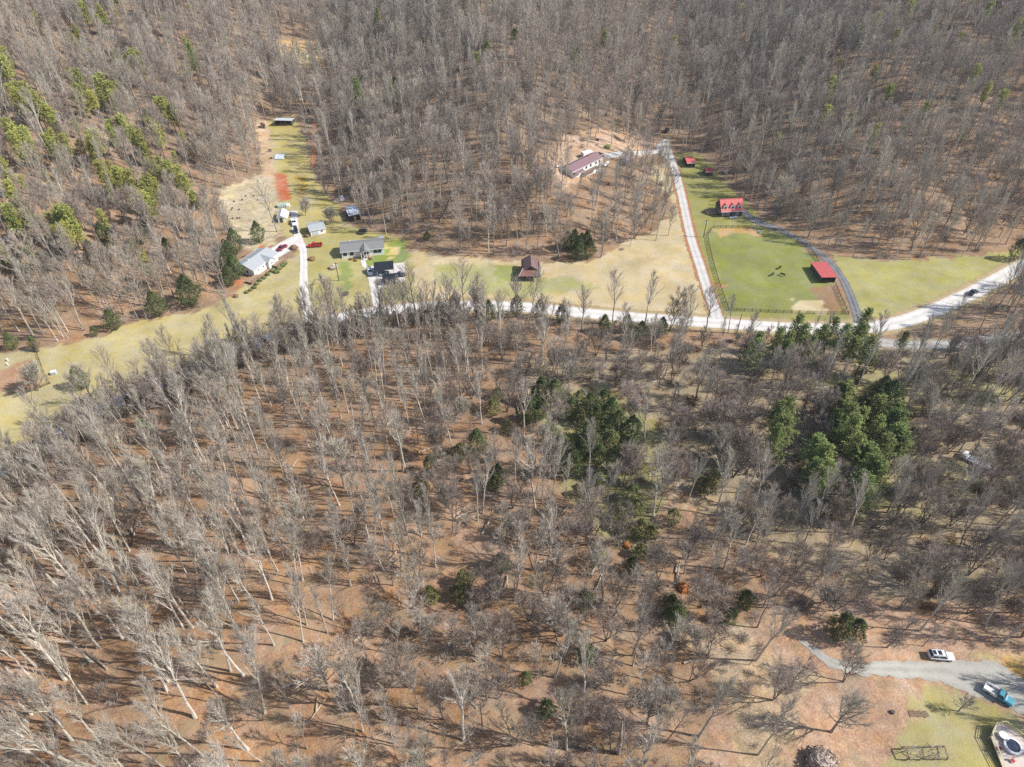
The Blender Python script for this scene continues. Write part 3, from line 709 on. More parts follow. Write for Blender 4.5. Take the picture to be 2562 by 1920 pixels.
loc, rz, L_, D, dz = frame((2051,708), (2087.5,707.5), (2034,671))
r = thing('horse_barn', 'open fronted stable with bright red metal roof in the paddock corner', 'stable', loc, rz)
m = MB(); m.box((L_/2, D, .95), (L_, .12, 2.6)); m.box((0, D/2, .95), (.12, D, 2.6)); m.box((L_, D/2, .95), (.12, D, 2.6)); m.box((L_/2, .1, 2.15), (L_, .1, .35)); m.build('wall', 'barn_wood', r)
for x in (.03, .35, .67, .97): MB().box((L_*x, .06, .95), (.18, .18, 2.6)).build('post', 'barn_wood', r)
ro = slab_roof(r, [(-.3, -.7, 2.55), (L_+.3, -.7, 2.55), (L_+.3, D+.3, 2.2), (-.3, D+.3, 2.2)], .1, 'red_metal')
m = MB(); n = 14
for i in range(n+1): m.beam((-.25+(L_+.5)*i/n, -.7, 2.68), (-.25+(L_+.5)*i/n, D+.3, 2.33), .05, .05)
m.build('roof_ribs', 'red_metal', ro)
MB().box((L_/2, D*.5, .9), (L_*.98, .08, 2.3)).build('stall_wall', 'dark_board', r)

# tarp covered shack on the left of the wood
loc, rz, L_, D, dz = frame((877,555), (890.5,549), None, 8.6)
a = G(877,555); b2 = G(860,521); rz = atan2(b2[1]-a[1], b2[0]-a[0])-pi/2
r = thing('shack', 'cluttered shack with blue and white tarps over its roof at the wood edge', 'shack', loc, rz)
L_ = 4.2; D = 8.4
MB().box((L_/2, D/2, 1.0), (L_, D, 3.0)).build('wall', 'dark_board', r)
ro = slab_roof(r, [(-.3,-.3,2.55),(L_+.3,-.3,2.75),(L_+.3,D+.3,2.75),(-.3,D+.3,2.55)], .1, 'metal_grey')
rr = random.Random(5)
for k, (x, y, ww, dd, mm_) in enumerate(((1.5,6.8,2.6,2.4,'white_plastic'),(3.0,5.0,2.0,1.8,'tarp_blue'),(2.0,3.4,2.8,1.6,'tarp_blue'),(3.6,2.6,1.6,2.6,'tarp_blue'),(1.2,1.5,1.6,1.8,'metal_grey'))):
    V = []; n = 6
    for j in range(n):
        for i in range(n): V.append((x-ww/2+ww*i/5+rr.uniform(-.1,.1), y-dd/2+dd*j/5+rr.uniform(-.1,.1), 2.86+k*.05+rr.uniform(0,.22)))
    MB().add(V, [(j*n+i, j*n+i+1, (j+1)*n+i+1, (j+1)*n+i) for j in range(n-1) for i in range(n-1)]).build('tarp', mm_, r)
door(r, L_*.5, 0, -.1, 1.0, 2.0, 'old_wood')

# timber deck and house corner at the lower right
P = GP([(2480,1822),(2503,1819),(2545,1850),(2640,1940),(2560,1975),(2508,1935),(2471,1850)])
zg = tz(*P[0])
r = thing('timber_deck', 'raised pale timber deck with railings at the lower right corner', 'deck', (P[0][0], P[0][1], zg))
Q = [(x-P[0][0], y-P[0][1]) for x, y in P]; zd = 1.5; n = len(Q)
MB().add([(x, y, zd-.15) for x, y in Q]+[(x, y, zd) for x, y in Q], [tuple(range(n)), tuple(reversed(range(n, 2*n)))]+[(i, i+n, (i+1) % n+n, (i+1) % n) for i in range(n)]).build('deck_floor', 'pale_deck', r)
for i in (0, 1, 4, 5, 6):
    (xa, ya), (xb, yb) = Q[i], Q[(i+1) % n]
    if i in (0, 4, 5, 6) or i == 1:
        m = MB(); LL = math.hypot(xb-xa, yb-ya)
        m.beam((xa, ya, zd+.98), (xb, yb, zd+.98), .14, .06); m.beam((xa, ya, zd+.15), (xb, yb, zd+.15), .06, .08); m.beam((xa, ya, zd+.55), (xb, yb, zd+.55), .05, .05)
        m.build('railing', 'yellow_wood', r)
for i in range(n):
    MB().box((Q[i][0], Q[i][1], (zd+1)/2-.3), (.14, .14, zd+1.6)).build('post', 'yellow_wood', r)
dx, dy, dz_ = P[0][0], P[0][1], zg+zd
def on_deck(px, py):
    g = G(px, py, zd); return (g[0], g[1], dz_)
c = on_deck(2533, 1868)
r = thing('hot_tub', 'round hot tub with pale rim and dark cover sunk in the timber deck', 'hot tub', c)
m = MB(); k = 28
ring = lambda rad, z: [(rad*cos(2*pi*i/k), rad*sin(2*pi*i/k), z) for i in range(k)]
m.loft([ring(1.45, .01), ring(1.5, .62), ring(1.18, .66), ring(1.15, .4)], False).build('rim', 'white_plastic', r)
m = MB(); V = ring(1.15, .45)+[(0, 0, .5)]; m.add(V, [(i, (i+1) % k, k) for i in range(k)]).build('cover', 'paint_navy', r)
c = on_deck(2508, 1843)
r = thing('patio_table', 'white round patio table on the timber deck', 'table', c)
m = MB(); m.loft([ring(.75, .70), ring(.75, .75)]).build('table_top', 'white_plastic', r); MB().tube([(0,0,0),(0,0,.7)], [.22,.06], 8).build('base', 'white_plastic', r)
def chair(px, py, rz, m_, label):
    c = on_deck(px, py); r = thing('patio_chair', label, 'chair', c, rz)
    MB().box((0, 0, .42), (.55, .55, .08)).build('seat', m_, r); MB().box((0, .27, .72), (.55, .07, .6)).build('backrest', m_, r)
    for a_ in (-.23, .23):
        for b_ in (-.23, .23): MB().box((a_, b_, .19), (.06, .06, .38)).build('leg', m_, r)
chair(2499, 1840, 1.2, 'white_plastic', 'white chair left of the round patio table on the deck')
chair(2515, 1851, 3.5, 'white_plastic', 'white chair between the patio table and the hot tub')
chair(2503, 1872, 2.2, 'paint_maroon', 'dark red chair beside the hot tub on the deck')
chair(2536, 1903, .5, 'paint_red', 'bright red chair at the bottom edge of the timber deck')
r = thing('house', 'dark roofed house beyond the timber deck at the right edge', 'house', (P[2][0]+5.2, P[2][1]-8.5, zg-.3), R(-22))
gable(r, 12, 12, 5.6, 2.6, 'y', 'barn_wood', 'grey_shingle', .5)
window(r, 0, 4, 2.8, 1.2, 1.3, 'l'); window(r, 0, 8, 2.8, 1.2, 1.3, 'l')
BLOCK.append((P[0][0]+3, P[0][1]-3, 10))

# ------------------------------------------------------------------ vehicles
def ring_sec(x, hw, z0, z1, k=.75):
    """rounded box section of the body at x"""
    zc = (z0+z1)/2
    return [(x, -hw*k, z0), (x, -hw, z0+(z1-z0)*.25), (x, -hw, z0+(z1-z0)*.65), (x, -hw*k, z1), (x, hw*k, z1), (x, hw, z0+(z1-z0)*.65), (x, hw, z0+(z1-z0)*.25), (x, hw*k, z0)]
def wheels(r, xs_, hw, rad):
    for x in xs_:
        for s in (-1, 1):
            m = MB(); n = 14
            c0 = [(x+rad*cos(2*pi*i/n), s*(hw-.2), rad+rad*sin(2*pi*i/n)) for i in range(n)]; c1 = [(p[0], s*(hw+.02), p[2]) for p in c0]
            wl = m.loft([c0, c1]).build('wheel', 'rubber', r)
            m = MB(); c2 = [(x+rad*.58*cos(2*pi*i/n), s*(hw+.03), rad+rad*.58*sin(2*pi*i/n)) for i in range(n)]; m.add(c2, [tuple(range(n))]).build('rim', 'rim', wl)
def car(name, label, cat, px, to, paint, kind='sedan', L_=4.7, hw=.9, group=None, bed='trim_dark', hood=None, rack=False, z=None):
    """the vehicle stands centred under px and faces the pixel `to`"""
    a = G(*px); b_ = G(*to); rz = atan2(b_[1]-a[1], b_[0]-a[0])
    r = thing(name, label, cat, (a[0], a[1], a[2]+.07 if z is None else z), rz, group)
    h0 = .32; hb = {'sedan': .92, 'suv': 1.08, 'pickup': 1.08}[kind]; X = L_/2
    secs = [ring_sec(-X, hw*.82, h0+.1, hb-.15), ring_sec(-X+.15, hw*.97, h0, hb-.03), ring_sec(-X*.5, hw, h0, hb), ring_sec(0, hw, h0, hb), ring_sec(X*.45, hw, h0, hb-.02), ring_sec(X-.3, hw*.95, h0, hb-.16), ring_sec(X, hw*.8, h0+.08, hb-.3)]
    if kind != 'pickup':
        bd = MB().loft(secs).build('body', paint, r, False)
    else:
        secs = [ring_sec(-X*.08, hw, h0, hb), ring_sec(X*.45, hw, h0, hb-.02), ring_sec(X-.25, hw*.97, h0, hb-.1), ring_sec(X, hw*.85, h0+.08, hb-.25)]
        bd = MB().loft(secs).build('body', paint, r, False)
        m = MB(); x0, x1 = -X, -X*.09
        m.box(((x0+x1)/2, -hw+.06, .78), (x1-x0, .12, .66)); m.box(((x0+x1)/2, hw-.06, .78), (x1-x0, .12, .66)); m.box((x0+.06, 0, .78), (.12, 2*hw-.24, .66)); m.build('bed_sides', paint if not rack else 'trim_white', r)
        MB().box(((x0+x1)/2+.05, 0, .52), (x1-x0-.12, 2*hw-.26, .12)).build('bed_floor', bed, r)
    if hood: MB().add([(X*.4,-hw*.72,hb+.005),(X-.3,-hw*.68,hb-.145),(X-.3,hw*.68,hb-.145),(X*.4,hw*.72,hb+.005)], [(0,1,2,3)]).build('hood', hood, r)
    cab = {'sedan': (-X*.62, -X*.38, X*.10, X*.42, 1.42), 'suv': (-X*.93, -X*.82, X*.12, X*.42, 1.72), 'pickup': (-X*.10, -X*.06, X*.22, X*.44, 1.72)}[kind]
    xa, xb, xc, xd, ht = cab; wt = hw*.78; wb = hw*.93
    V = [(xa,-wb,hb-.05),(xd,-wb,hb-.05),(xd,wb,hb-.05),(xa,wb,hb-.05),(xb,-wt,ht-.05),(xc,-wt,ht-.05),(xc,wt,ht-.05),(xb,wt,ht-.05)]
    gl = MB().add(V, [(0,1,5,4),(1,2,6,5),(2,3,7,6),(3,0,4,7),(4,5,6,7)]).build('windows', 'glass', r)
    ov = .04
    rf = MB().add([(xb-ov,-wt-ov,ht-.05),(xc+ov,-wt-ov,ht-.05),(xc+ov,wt+ov,ht-.05),(xb-ov,wt+ov,ht-.05),(xb+.08,-wt+.06,ht+.02),(xc-.08,-wt+.06,ht+.02),(xc-.08,wt-.06,ht+.02),(xb+.08,wt-.06,ht+.02)], [(3,2,1,0),(4,5,6,7),(0,1,5,4),(1,2,6,5),(2,3,7,6),(3,0,4,7)]).build('roof', paint, r)
    m = MB()
    for s in (-1, 1):
        m.beam((xa, s*wb, hb-.03), (xb, s*wt, ht-.04), .07, .07); m.beam((xd, s*wb, hb-.03), (xc, s*wt, ht-.04), .06, .06)
        mid_ = (xb+xc)/2; m.beam((mid_, s*(wb+.005), hb-.03), (mid_, s*(wt+.01), ht-.04), .08, .04)
    m.build('pillars', paint, r)
    if kind == 'suv':
        m = MB(); m.box(((xb+xc)/2+.25, 0, ht+.035), (.75, wt*1.3, .03)); m.box(((xb+xc)/2-.75, 0, ht+.035), (.6, wt*1.3, .03)); m.build('sunroof', 'glass', rf)
        m = MB()
        for s in (-1, 1): m.beam((xb+.1, s*(wt-.05), ht+.08), (xc-.1, s*(wt-.05), ht+.08), .05, .05)
        m.build('roof_rail', 'trim_dark', rf)
    wheels(r, (-X*.62, X*.62), hw, .34)
    for s in (-1, 1):
        MB().box((X-.1, s*hw*.66, hb-.33), (.14, .32, .14)).build('headlight', 'white_plastic', r)
        MB().box((-X+.02, s*hw*.78, hb-.3), (.1, .22, .16)).build('taillight', 'paint_red', r)
        MB().box((xc+.35, s*(hw+.08), hb+.05), (.14, .2, .12)).build('mirror', paint, r)
    MB().box((X-.02, 0, h0+.16), (.12, hw*1.5, .16)).build('bumper', 'trim_dark', r)
    return r
car('parked_car', 'dark red sedan on the concrete apron of the white house', 'car', (707,623), (724,611), 'paint_maroon', 'sedan', 4.8)
car('pickup_truck', 'bright red pickup truck parked on the grass beside the driveway', 'pickup truck', (789,617.5), (770,619), 'paint_red', 'pickup', 5.4, .95)
car('pickup_truck', 'white pickup truck parked nose down on the upper driveway', 'pickup truck', (736,560), (739,572), 'paint_white', 'pickup', 5.6, .95, bed='white_plastic')
car('utility_vehicle', 'small dark utility vehicle in front of the white pickup', 'utility vehicle', (741,581), (743,590), 'paint_black', 'suv', 3.4, .8)
car('parked_car', 'white hatchback parked at the left end of the concrete pad beside the black carport', 'car', (926,684), (930,694), 'paint_white', 'suv', 4.6, .9)
car('parked_car', 'silver sedan in the shade of the black carport', 'car', (965,689), (945,691), 'paint_silver', 'sedan', 4.6)
car('pickup_truck', 'dark pickup truck at the right end of the concrete pad', 'pickup truck', (998,692.5), (1012,690.5), 'paint_navy', 'pickup', 5.0, .9, bed='white_plastic')
car('car', 'dark blue car driving on the pale main road', 'car', (2433,735), (2448,727), 'paint_navy', 'sedan', 4.6)
car('suv', 'white estate car with black roof panels parked beside the lower gravel yard', 'car', (2351,1645), (2390,1648), 'paint_white', 'suv', 4.9, .93)
car('pickup_truck', 'teal pickup truck with pale bed parked on the lower gravel yard', 'pickup truck', (2495,1742), (2520,1757), 'paint_teal', 'pickup', 5.2, .95, bed='concrete', hood='paint_sky', rack=True)
car('suv', 'black sport utility vehicle behind the maroon roofed house', 'car', (1501,392), (1515,392), 'paint_black', 'suv', 4.6)
car('parked_car', 'dark car at the red dirt end of the gravel turnaround', 'car', (1668,330), (1672,324), 'paint_black', 'suv', 4.4)

def box_trailer(name, label, px, to, L_, W, H, m_, wheels_=True):
    a = G(*px); b_ = G(*to); r = thing(name, label, 'trailer', (a[0], a[1], a[2]+.05), atan2(b_[1]-a[1], b_[0]-a[0]))
    m = MB(); m.loft([[(x, -W/2+.08, .5), (x, -W/2, .6), (x, -W/2, H-.1), (x, -W/2+.1, H), (x, W/2-.1, H), (x, W/2, H-.1), (x, W/2, .6), (x, W/2-.08, .5)] for x in (-L_/2, L_/2)]).build('body', m_, r)
    MB().beam((L_/2, 0, .55), (L_/2+1.1, 0, .5), .1, .1).build('hitch', 'trim_dark', r)
    MB().box((-L_/2-.02, 0, H*.55), (.05, W*.8, H*.7)).build('rear_door', 'metal_grey', r)
    wheels(r, (-.3,), W/2, .33)
    return r
box_trailer('camper_trailer', 'white camper trailer standing behind the maroon roofed house', (1467,393), (1485,391), 4.8, 2.3, 2.5, 'white_plastic')
box_trailer('cargo_trailer', 'small white trailer beside the tarp covered shack', (856,503), (861,510), 2.6, 1.7, 1.7, 'white_plastic')
box_trailer('cargo_trailer', 'white trailer on the gravel lane right of the maroon roofed house', (1567,407), (1560,392), 4.6, 2.0, 2.2, 'white_plastic')
# equipment trailer half hidden by bare trees, lower right
a = G(2443,1162); b_ = G(2470,1176)
r = thing('flatbed_trailer', 'long grey flatbed trailer half hidden among bare trees at the right', 'trailer', (a[0], a[1], a[2]+.05), atan2(b_[1]-a[1], b_[0]-a[0]))
MB().box((0, 0, .75), (8.0, 2.2, .14)).build('deck', 'metal_grey', r)
MB().box((-3.4, 0, 1.3), (1.3, 2.1, 1.0)).build('tool_box', 'white_plastic', r)
MB().box((3.6, 0, 1.05), (.12, 2.1, .5)).build('headboard', 'trim_white', r); MB().beam((4.0,0,.7),(5.4,0,.6),.14,.12).build('hitch', 'trim_dark', r)
for s in (-1, 1): MB().box((0, s*1.08, .92), (7.8, .08, .2)).build('side_rail', 'trim_white', r)
wheels(r, (-1.4, -.5), 1.1, .36)

# covered round tent beside the lane, boat under white cover
a = G(1557,412)
r = thing('round_tent', 'dark grey domed cover beside the gravel lane by the maroon roofed house', 'tent', (a[0], a[1], a[2]))
MB().blob((0,0,.2), (1.9,1.9,2.3), 3, .06, 14, 8, 0).build('cover', 'trim_dark', r)
a = G(1515,416); b_ = G(1528,409)
r = thing('covered_boat', 'white covered boat beside the right end of the maroon roofed house', 'boat', (a[0], a[1], a[2]+.1), atan2(b_[1]-a[1], b_[0]-a[0]))
MB().loft([[(x, -w_*s_, z_) for s_, z_ in ((.5,.35),(1,1.0),(.85,1.15),(0,1.45),(-.85,1.15),(-1,1.0),(-.5,.35))] for x, w_ in ((-2.2,.85),(-1.2,1.0),(.6,1.0),(1.7,.6),(2.4,.12))]).build('hull', 'white_plastic', r)
MB().box((0, 0, .3), (3.2, 1.2, .12)).build('trailer_frame', 'trim_dark', r); wheels(r, (-.4,), .9, .3)

# ------------------------------------------------------------------ fences, poles and yard things
def fence(label, px, step=2.4, rails=3, H=1.35):
    P = GP(px); n = 0; pts = []
    for (xa, ya), (xb, yb) in zip(P[:-1], P[1:]):
        LL = math.hypot(xb-xa, yb-ya); k = max(1, round(LL/step))
        for i in range(k): pts.append((xa+(xb-xa)*i/k, ya+(yb-ya)*i/k))
    pts.append(P[-1]); x0, y0 = pts[0]; z0 = tz(x0, y0)
    r = thing('paddock_fence', label, 'fence', (x0, y0, z0))
    Z = [tz(*p)-z0 for p in pts]
    ps = MB().box((0, 0, H/2-.1), (.12, .12, H+.2)).build('post', 'fence_wood', r)
    for p, z in list(zip(pts, Z))[1:]:
        q = ps.copy(); col.objects.link(q); q.parent = r; q.location = (p[0]-x0, p[1]-y0, z)
    for j in range(rails):
        m = MB()
        for i in range(len(pts)-1): m.beam((pts[i][0]-x0, pts[i][1]-y0, Z[i]+.35+j*.42), (pts[i+1][0]-x0, pts[i+1][1]-y0, Z[i+1]+.35+j*.42), .04, .11)
        m.build('rail', 'fence_wood', r)
fence('dark board fence along the left side of the green paddock', [(1785,570),(1770,590),(1773,613),(1784,661),(1798,710),(1822,777)])
fence('dark board fence along the road side of the green paddock', [(1822,778),(1921,783),(2018,786),(2122,788)])
fence('dark board fence right of the stable down to the paddock corner', [(2090,716),(2105,753),(2122,787)])
fence('dark board fence between the paddock and the dark gravel lane', [(2047,655),(2027,625),(1984,598),(1957,583),(1890,572),(1787,571)])
fence('low board fence line behind the small charcoal shed', [(1014,706),(1018,740),(1008,742)], 2.4, 2, 1.0)
fence('weathered rail fence at the left end of the yellow field', [(94,887),(110,930),(126,961),(54,990)], 3.0, 2, 1.0)

def utility_pole(px, label, H=9.0, arm=True, rz=0.0, lamp=False):
    a = G(*px); r = thing('utility_pole', label, 'utility pole', a, rz)
    MB().tube([(0,0,-.3),(0,0,H)], [.17,.12], 8).build('pole', 'pine_bark', r)
    if arm:
        MB().box((0, .14, H-.5), (2.0, .12, .12)).build('crossarm', 'old_wood', r)
        for x in (-.9, -.3, .9): MB().tube([(x,.14,H-.44),(x,.14,H-.24)], [.05,.05], 6).build('insulator', 'white_plastic', r)
        MB().tube([(.28,-.1,H-1.9),(.28,-.1,H-1.1)], [.22,.22], 8).build('transformer', 'metal_grey', r)
utility_pole((848,703), 'wooden utility pole standing on the lawn between the two driveways', 7.5)
utility_pole((1760,594), 'wooden utility pole beside the red soil verge left of the paddock', 7.5, True, .4)
utility_pole((1843,835), 'thin wooden utility pole beside the main road below the paddock', 7.5, False)

def rounded_bush(px, r_, name, label, m_, group=None, seed=0, n=260, squash=.75):
    a = G(*px); rr = random.Random(seed); m = MB()
    V = []; Fs = []
    for k in range(n):
        u = Vector((rr.gauss(0,1), rr.gauss(0,1), abs(rr.gauss(0,1))+.05)).normalized()*rr.uniform(.72, 1.02)
        p = Vector((u.x*r_, u.y*r_, u.z*r_*squash*1.3)); s = r_*rr.uniform(.14, .26)
        d1 = Vector((rr.uniform(-1,1), rr.uniform(-1,1), rr.uniform(-1,1))).normalized()*s; d2 = Vector((rr.uniform(-1,1), rr.uniform(-1,1), rr.uniform(-1,1))).normalized()*s
        o = len(V); V += [p, p+d1, p+d2]; Fs.append((o, o+1, o+2))
    m.add(V, Fs); m.blob((0,0,r_*.28), (r_*.82, r_*.82, r_*squash*.85), seed, .08, 10, 6)
    o = m.build(name, m_); o.location = a
    return tag(o, label, 'bush', group)
ORD = ['first','second','third','fourth','fifth','sixth','seventh','eighth','ninth','tenth','eleventh','twelfth']
HEDGE = [(617,733),(627,727.5),(636,721),(643,712),(651,703),(661,696.5),(670,688.5),(683,679),(693,682),(699,673),(706,667),(712,661)]
for i, p in enumerate(HEDGE):
    big = i >= 7
    rounded_bush(p, 1.25 if big else (1.0 if i > 1 else .85), 'clipped_bush', 'large clipped round green bush below the front deck of the white house' if big else 'small clipped round green bush in the row before the white house', 'olive_leaf' if i % 2 else 'cedar_needle', 'clipped bushes in the row before the white house', i)['label'] = ORD[i]+' round clipped bush counted from the left in the row before the white house'
rounded_bush((590,743), .95, 'bush', 'round reddish brown bush alone on the lawn below the hedge row', 'dry_leaf', None, 31)
rounded_bush((736,623), 1.7, 'bush', 'round dry brown bush inside the driveway island', 'dry_leaf', None, 32)
rounded_bush((780,650), 1.5, 'bush', 'dry brown bush in a round bed right of the driveway', 'dry_leaf', None, 33, squash=.5)
rounded_bush((768,592), 1.2, 'bush', 'dry brown bush at the front corner of the white garage', 'dry_leaf', None, 34)
rounded_bush((832,672), 1.5, 'bush', 'dark brown bush in the bed with a white ornament on the lawn', 'twig_brown', None, 35, squash=.5)
rounded_bush((2052,1915), 3.0, 'bush', 'round purplish brown bare bush at the bottom edge of the leafy clearing', 'twig_brown', None, 36, 700)
rounded_bush((878,650), .8, 'bush', 'small brown bush before the left windows of the grey roofed house', 'dry_leaf', None, 37)
rounded_bush((890,653), .8, 'bush', 'small brown bush next to the porch of the grey roofed house', 'dry_leaf', None, 38)
rounded_bush((928,649), .7, 'bush', 'small brown bush right of the porch of the grey roofed house', 'dry_leaf', None, 39)
rounded_bush((1708,1474), 1.5, 'root_ball', 'round orange soil root ball of a fallen tree beside a pale trunk', 'orange_soil', None, 40)
rounded_bush((1567,1366), 1.1, 'root_ball', 'small orange soil root ball among pale broken logs', 'orange_soil', None, 41)
rounded_bush((1519,370), 1.6, 'bush', 'yellow green spiky bush above the gravel lane behind the maroon roofed house', 'pine_needle', None, 42)
a = G(835,668); r = thing('garden_ornament', 'white garden ornament in the round bed on the lawn', 'ornament', a)
MB().tube([(0,0,0),(0,0,.9)], [.16,.1], 8).build('pedestal', 'white_plastic', r); MB().blob((0,0,1.1), (.4,.4,.18), 1, .02, 12, 6).build('bowl', 'white_plastic', r)

def ringmesh(rad, w_, z0, z1, n=20):
    m = MB(); f_ = lambda q, z: [(q*cos(2*pi*i/n), q*sin(2*pi*i/n), z) for i in range(n)]
    return m.loft([f_(rad, z0), f_(rad, z1), f_(rad-w_, z1), f_(rad-w_, z0)], False)
a = G(908,583); r = thing('trampoline', 'round black trampoline on the grass behind the grey roofed house', 'trampoline', a)
ringmesh(1.95, .3, .78, .88).build('frame_pad', 'cedar_needle', r)
MB().add([(1.66*cos(2*pi*i/20), 1.66*sin(2*pi*i/20), .82) for i in range(20)], [tuple(range(20))]).build('jumping_mat', 'rubber', r)
for i in range(6): MB().tube([(1.8*cos(i*pi/3), 1.8*sin(i*pi/3), 0), (1.8*cos(i*pi/3), 1.8*sin(i*pi/3), .8)], [.04,.04], 6).build('leg', 'metal_grey', r)
a = G(862,736); r = thing('fire_pit', 'ring of grey stones round dark ash on the lawn', 'fire pit', a)
m = MB(); rr = random.Random(2)
for i in range(16): m.box((1.5*cos(i*pi/8), 1.3*sin(i*pi/8), .14), (.5, .36, .34), i*pi/8+pi/2, (.8, .8))
m.build('stone_ring', 'old_wood', r); MB().blob((0,0,-.05), (1.2,1.0,.2), 4, .15).build('ash_heap', 'trim_dark', r); MB().box((.2,0,.2), (.9,.16,.16), .5).box((-.3,.2,.2), (.8,.16,.16), -.7).build('logs', 'old_wood', r)
for k, (px_, lb) in enumerate((((949,599.5), 'white gas tank left of its twin behind the grey roofed house'), ((956,597.5), 'white gas tank nearest the back corner of the grey roofed house'), ((1397,421), 'white gas tank at the left end of the maroon roofed house'))):
    a = G(*px_); r = thing('gas_tank', lb, 'gas tank', a, .3)
    m = MB(); n = 10; pr = [(-.95,.15),(-.85,.38),(-.6,.48),(.6,.48),(.85,.38),(.95,.15)]
    m.loft([[(x, q*cos(2*pi*i/n), .75+q*sin(2*pi*i/n)) for i in range(n)] for x, q in pr]).build('tank', 'white_plastic', r)
    MB().box((-.5,0,.15), (.12,.6,.4)).box((.5,0,.15), (.12,.6,.4)).build('feet', 'trim_dark', r); MB().tube([(0,0,1.2),(0,0,1.36)], [.14,.12], 8).build('valve_cap', 'metal_grey', r)
# rumpled tarp
a = G(699,393); r = MB(); V = []; n = 9; rr = random.Random(8)
for j in range(n):
    for i in range(n): V.append(((i/8-.5)*4.6+rr.uniform(-.25,.25)+(j-4)*-.12, (j/8-.5)*5.4+rr.uniform(-.25,.25), .15+rr.uniform(0,.45)*(0 < i < 8 and 0 < j < 8)))
m = MB().add(V, [(j*n+i, j*n+i+1, (j+1)*n+i+1, (j+1)*n+i) for j in range(n-1) for i in range(n-1)])
o = m.build('tarp', 'tarp_blue'); o.location = a; tag(o, 'rumpled blue and white tarp on the grass above the garden plots', 'tarp')
a = G(676,380); r = thing('barbecue_grill', 'dark metal barrel grill on the path left of the blue tarp', 'grill', a)
m = MB(); m.loft([[(x, .32*cos(2*pi*i/10), .9+.32*sin(2*pi*i/10)) for i in range(10)] for x in (-.7,.7)]).build('barrel', 'trim_dark', r)
for x in (-.5,.5): MB().box((x,0,.3), (.08,.5,.6)).build('leg', 'trim_dark', r)
a = G(679,398); r = thing('wheelbarrow', 'small dark wheelbarrow on the path below the barrel grill', 'wheelbarrow', a, .6)
MB().box((0,0,.5), (.9,.6,.3), 0, (1.2,1.2)).build('tray', 'trim_dark', r); MB().beam((-.4,.25,.4),(-1.1,.3,.6),.05,.05).beam((-.4,-.25,.4),(-1.1,-.3,.6),.05,.05).build('handles', 'old_wood', r); wheels(r, (.5,), .1, .2)
a = G(136,936); r = thing('well_house', 'small white box with pale lid on bare red soil at the left field', 'box', a, .3)
MB().box((0,0,.4), (1.3,1.1,1.0)).build('body', 'metal_grey', r); MB().box((0,0,.96), (1.5,1.3,.1)).build('lid', 'white_plastic', r)
for px_, lb in (((20,903), 'upper of two small white posts at the left edge field'), ((20,914), 'lower of two small white posts at the left edge field')):
    a = G(*px_); o = MB().tube([(0,0,0),(0,0,.8),(0,0,1.0)], [.2,.2,.08], 8).build('marker_post', 'white_plastic'); o.location = a; tag(o, lb, 'post')
a = G(93,880); o = MB().tube([(0,0,-.2),(.1,0,1.3),(.3,.1,2.6),(.1,.2,3.6)], [.7,.5,.42,.25], 8).build('tree_stump', 'pine_bark'); o.location = a; tag(o, 'tall broken tree stump at the corner of the weathered rail fence', 'tree stump')
for k, (x, y) in enumerate(((320,985),(405,983),(490,980),(195,1043),(282,1025),(448,1025),(178,1112),(165,1133),(250,1130),(230,1218),(255,1218),(180,1223))):
    a = G(x/4.25+540, y/4.25+260); o = MB().tube([(0,0,-.2),(0,0,.25),(.03,0,.5)], [.42,.34,.3], 8).build('tree_stump', 'pine_bark'); o.location = a
    tag(o, ORD[sorted([320,405,490,195,282,448,178,165,250,230,255,180]).index(x)]+' small cut stump from the left on the tan hillside clearing', 'tree stump', 'cut stumps on the tan hillside clearing')
a = G(1495,352); r = thing('burn_barrel', 'dark barrel with white lid on the bare slope behind the maroon roofed house', 'barrel', a)
MB().tube([(0,0,0),(0,0,1.1)], [.5,.5], 12).build('barrel_body', 'trim_dark', r); MB().tube([(0,0,1.1),(0,0,1.2)], [.52,.4], 12).build('lid', 'white_plastic', r)
a = G(1522,463); o = MB().tube([(0,0,0),(0,0,.8)], [.4,.35], 10).build('barrel', 'trim_dark'); o.location = a; tag(o, 'small dark barrel in the wood below the maroon roofed house', 'barrel')
for px_, lb in (((1890,570.5), 'pale feed trough beside the fence under the dark gravel lane'), ((1901,582), 'pale round water trough inside the top of the paddock')):
    a = G(*px_); r = thing('water_trough', lb, 'trough', a); ringmesh(.6, .08, 0, .55, 14).build('wall', 'white_plastic', r); MB().add([(.5*cos(2*pi*i/14), .5*sin(2*pi*i/14), .4) for i in range(14)], [tuple(range(14))]).build('water_surface', 'glass', r)
a = G(2232,1783); o = MB().tube([(0,0,-.1),(0,0,.45)], [.45,.36], 9).build('tree_stump', 'pine_bark'); o.location = a; tag(o, 'small dark stump on the leafy ground left of the pallets', 'tree stump')
for k, px_ in enumerate(((2282,1786),(2298,1787),(2314,1788))):
    a = G(*px_); r = MB()
    for i in range(5): r.box((-.5+i*.25, 0, .14), (.14, 1.1, .04))
    for y in (-.5, 0, .5): r.box((0, y, .06), (1.15, .1, .1))
    o = r.build('wooden_pallet', 'old_wood'); o.location = a; o.rotation_euler = (0, 0, .15*k)
    tag(o, ('leftmost', 'middle', 'rightmost')[k]+' of three weathered wooden pallets lying on the lower lawn', 'pallet', 'pallets on the lower lawn')
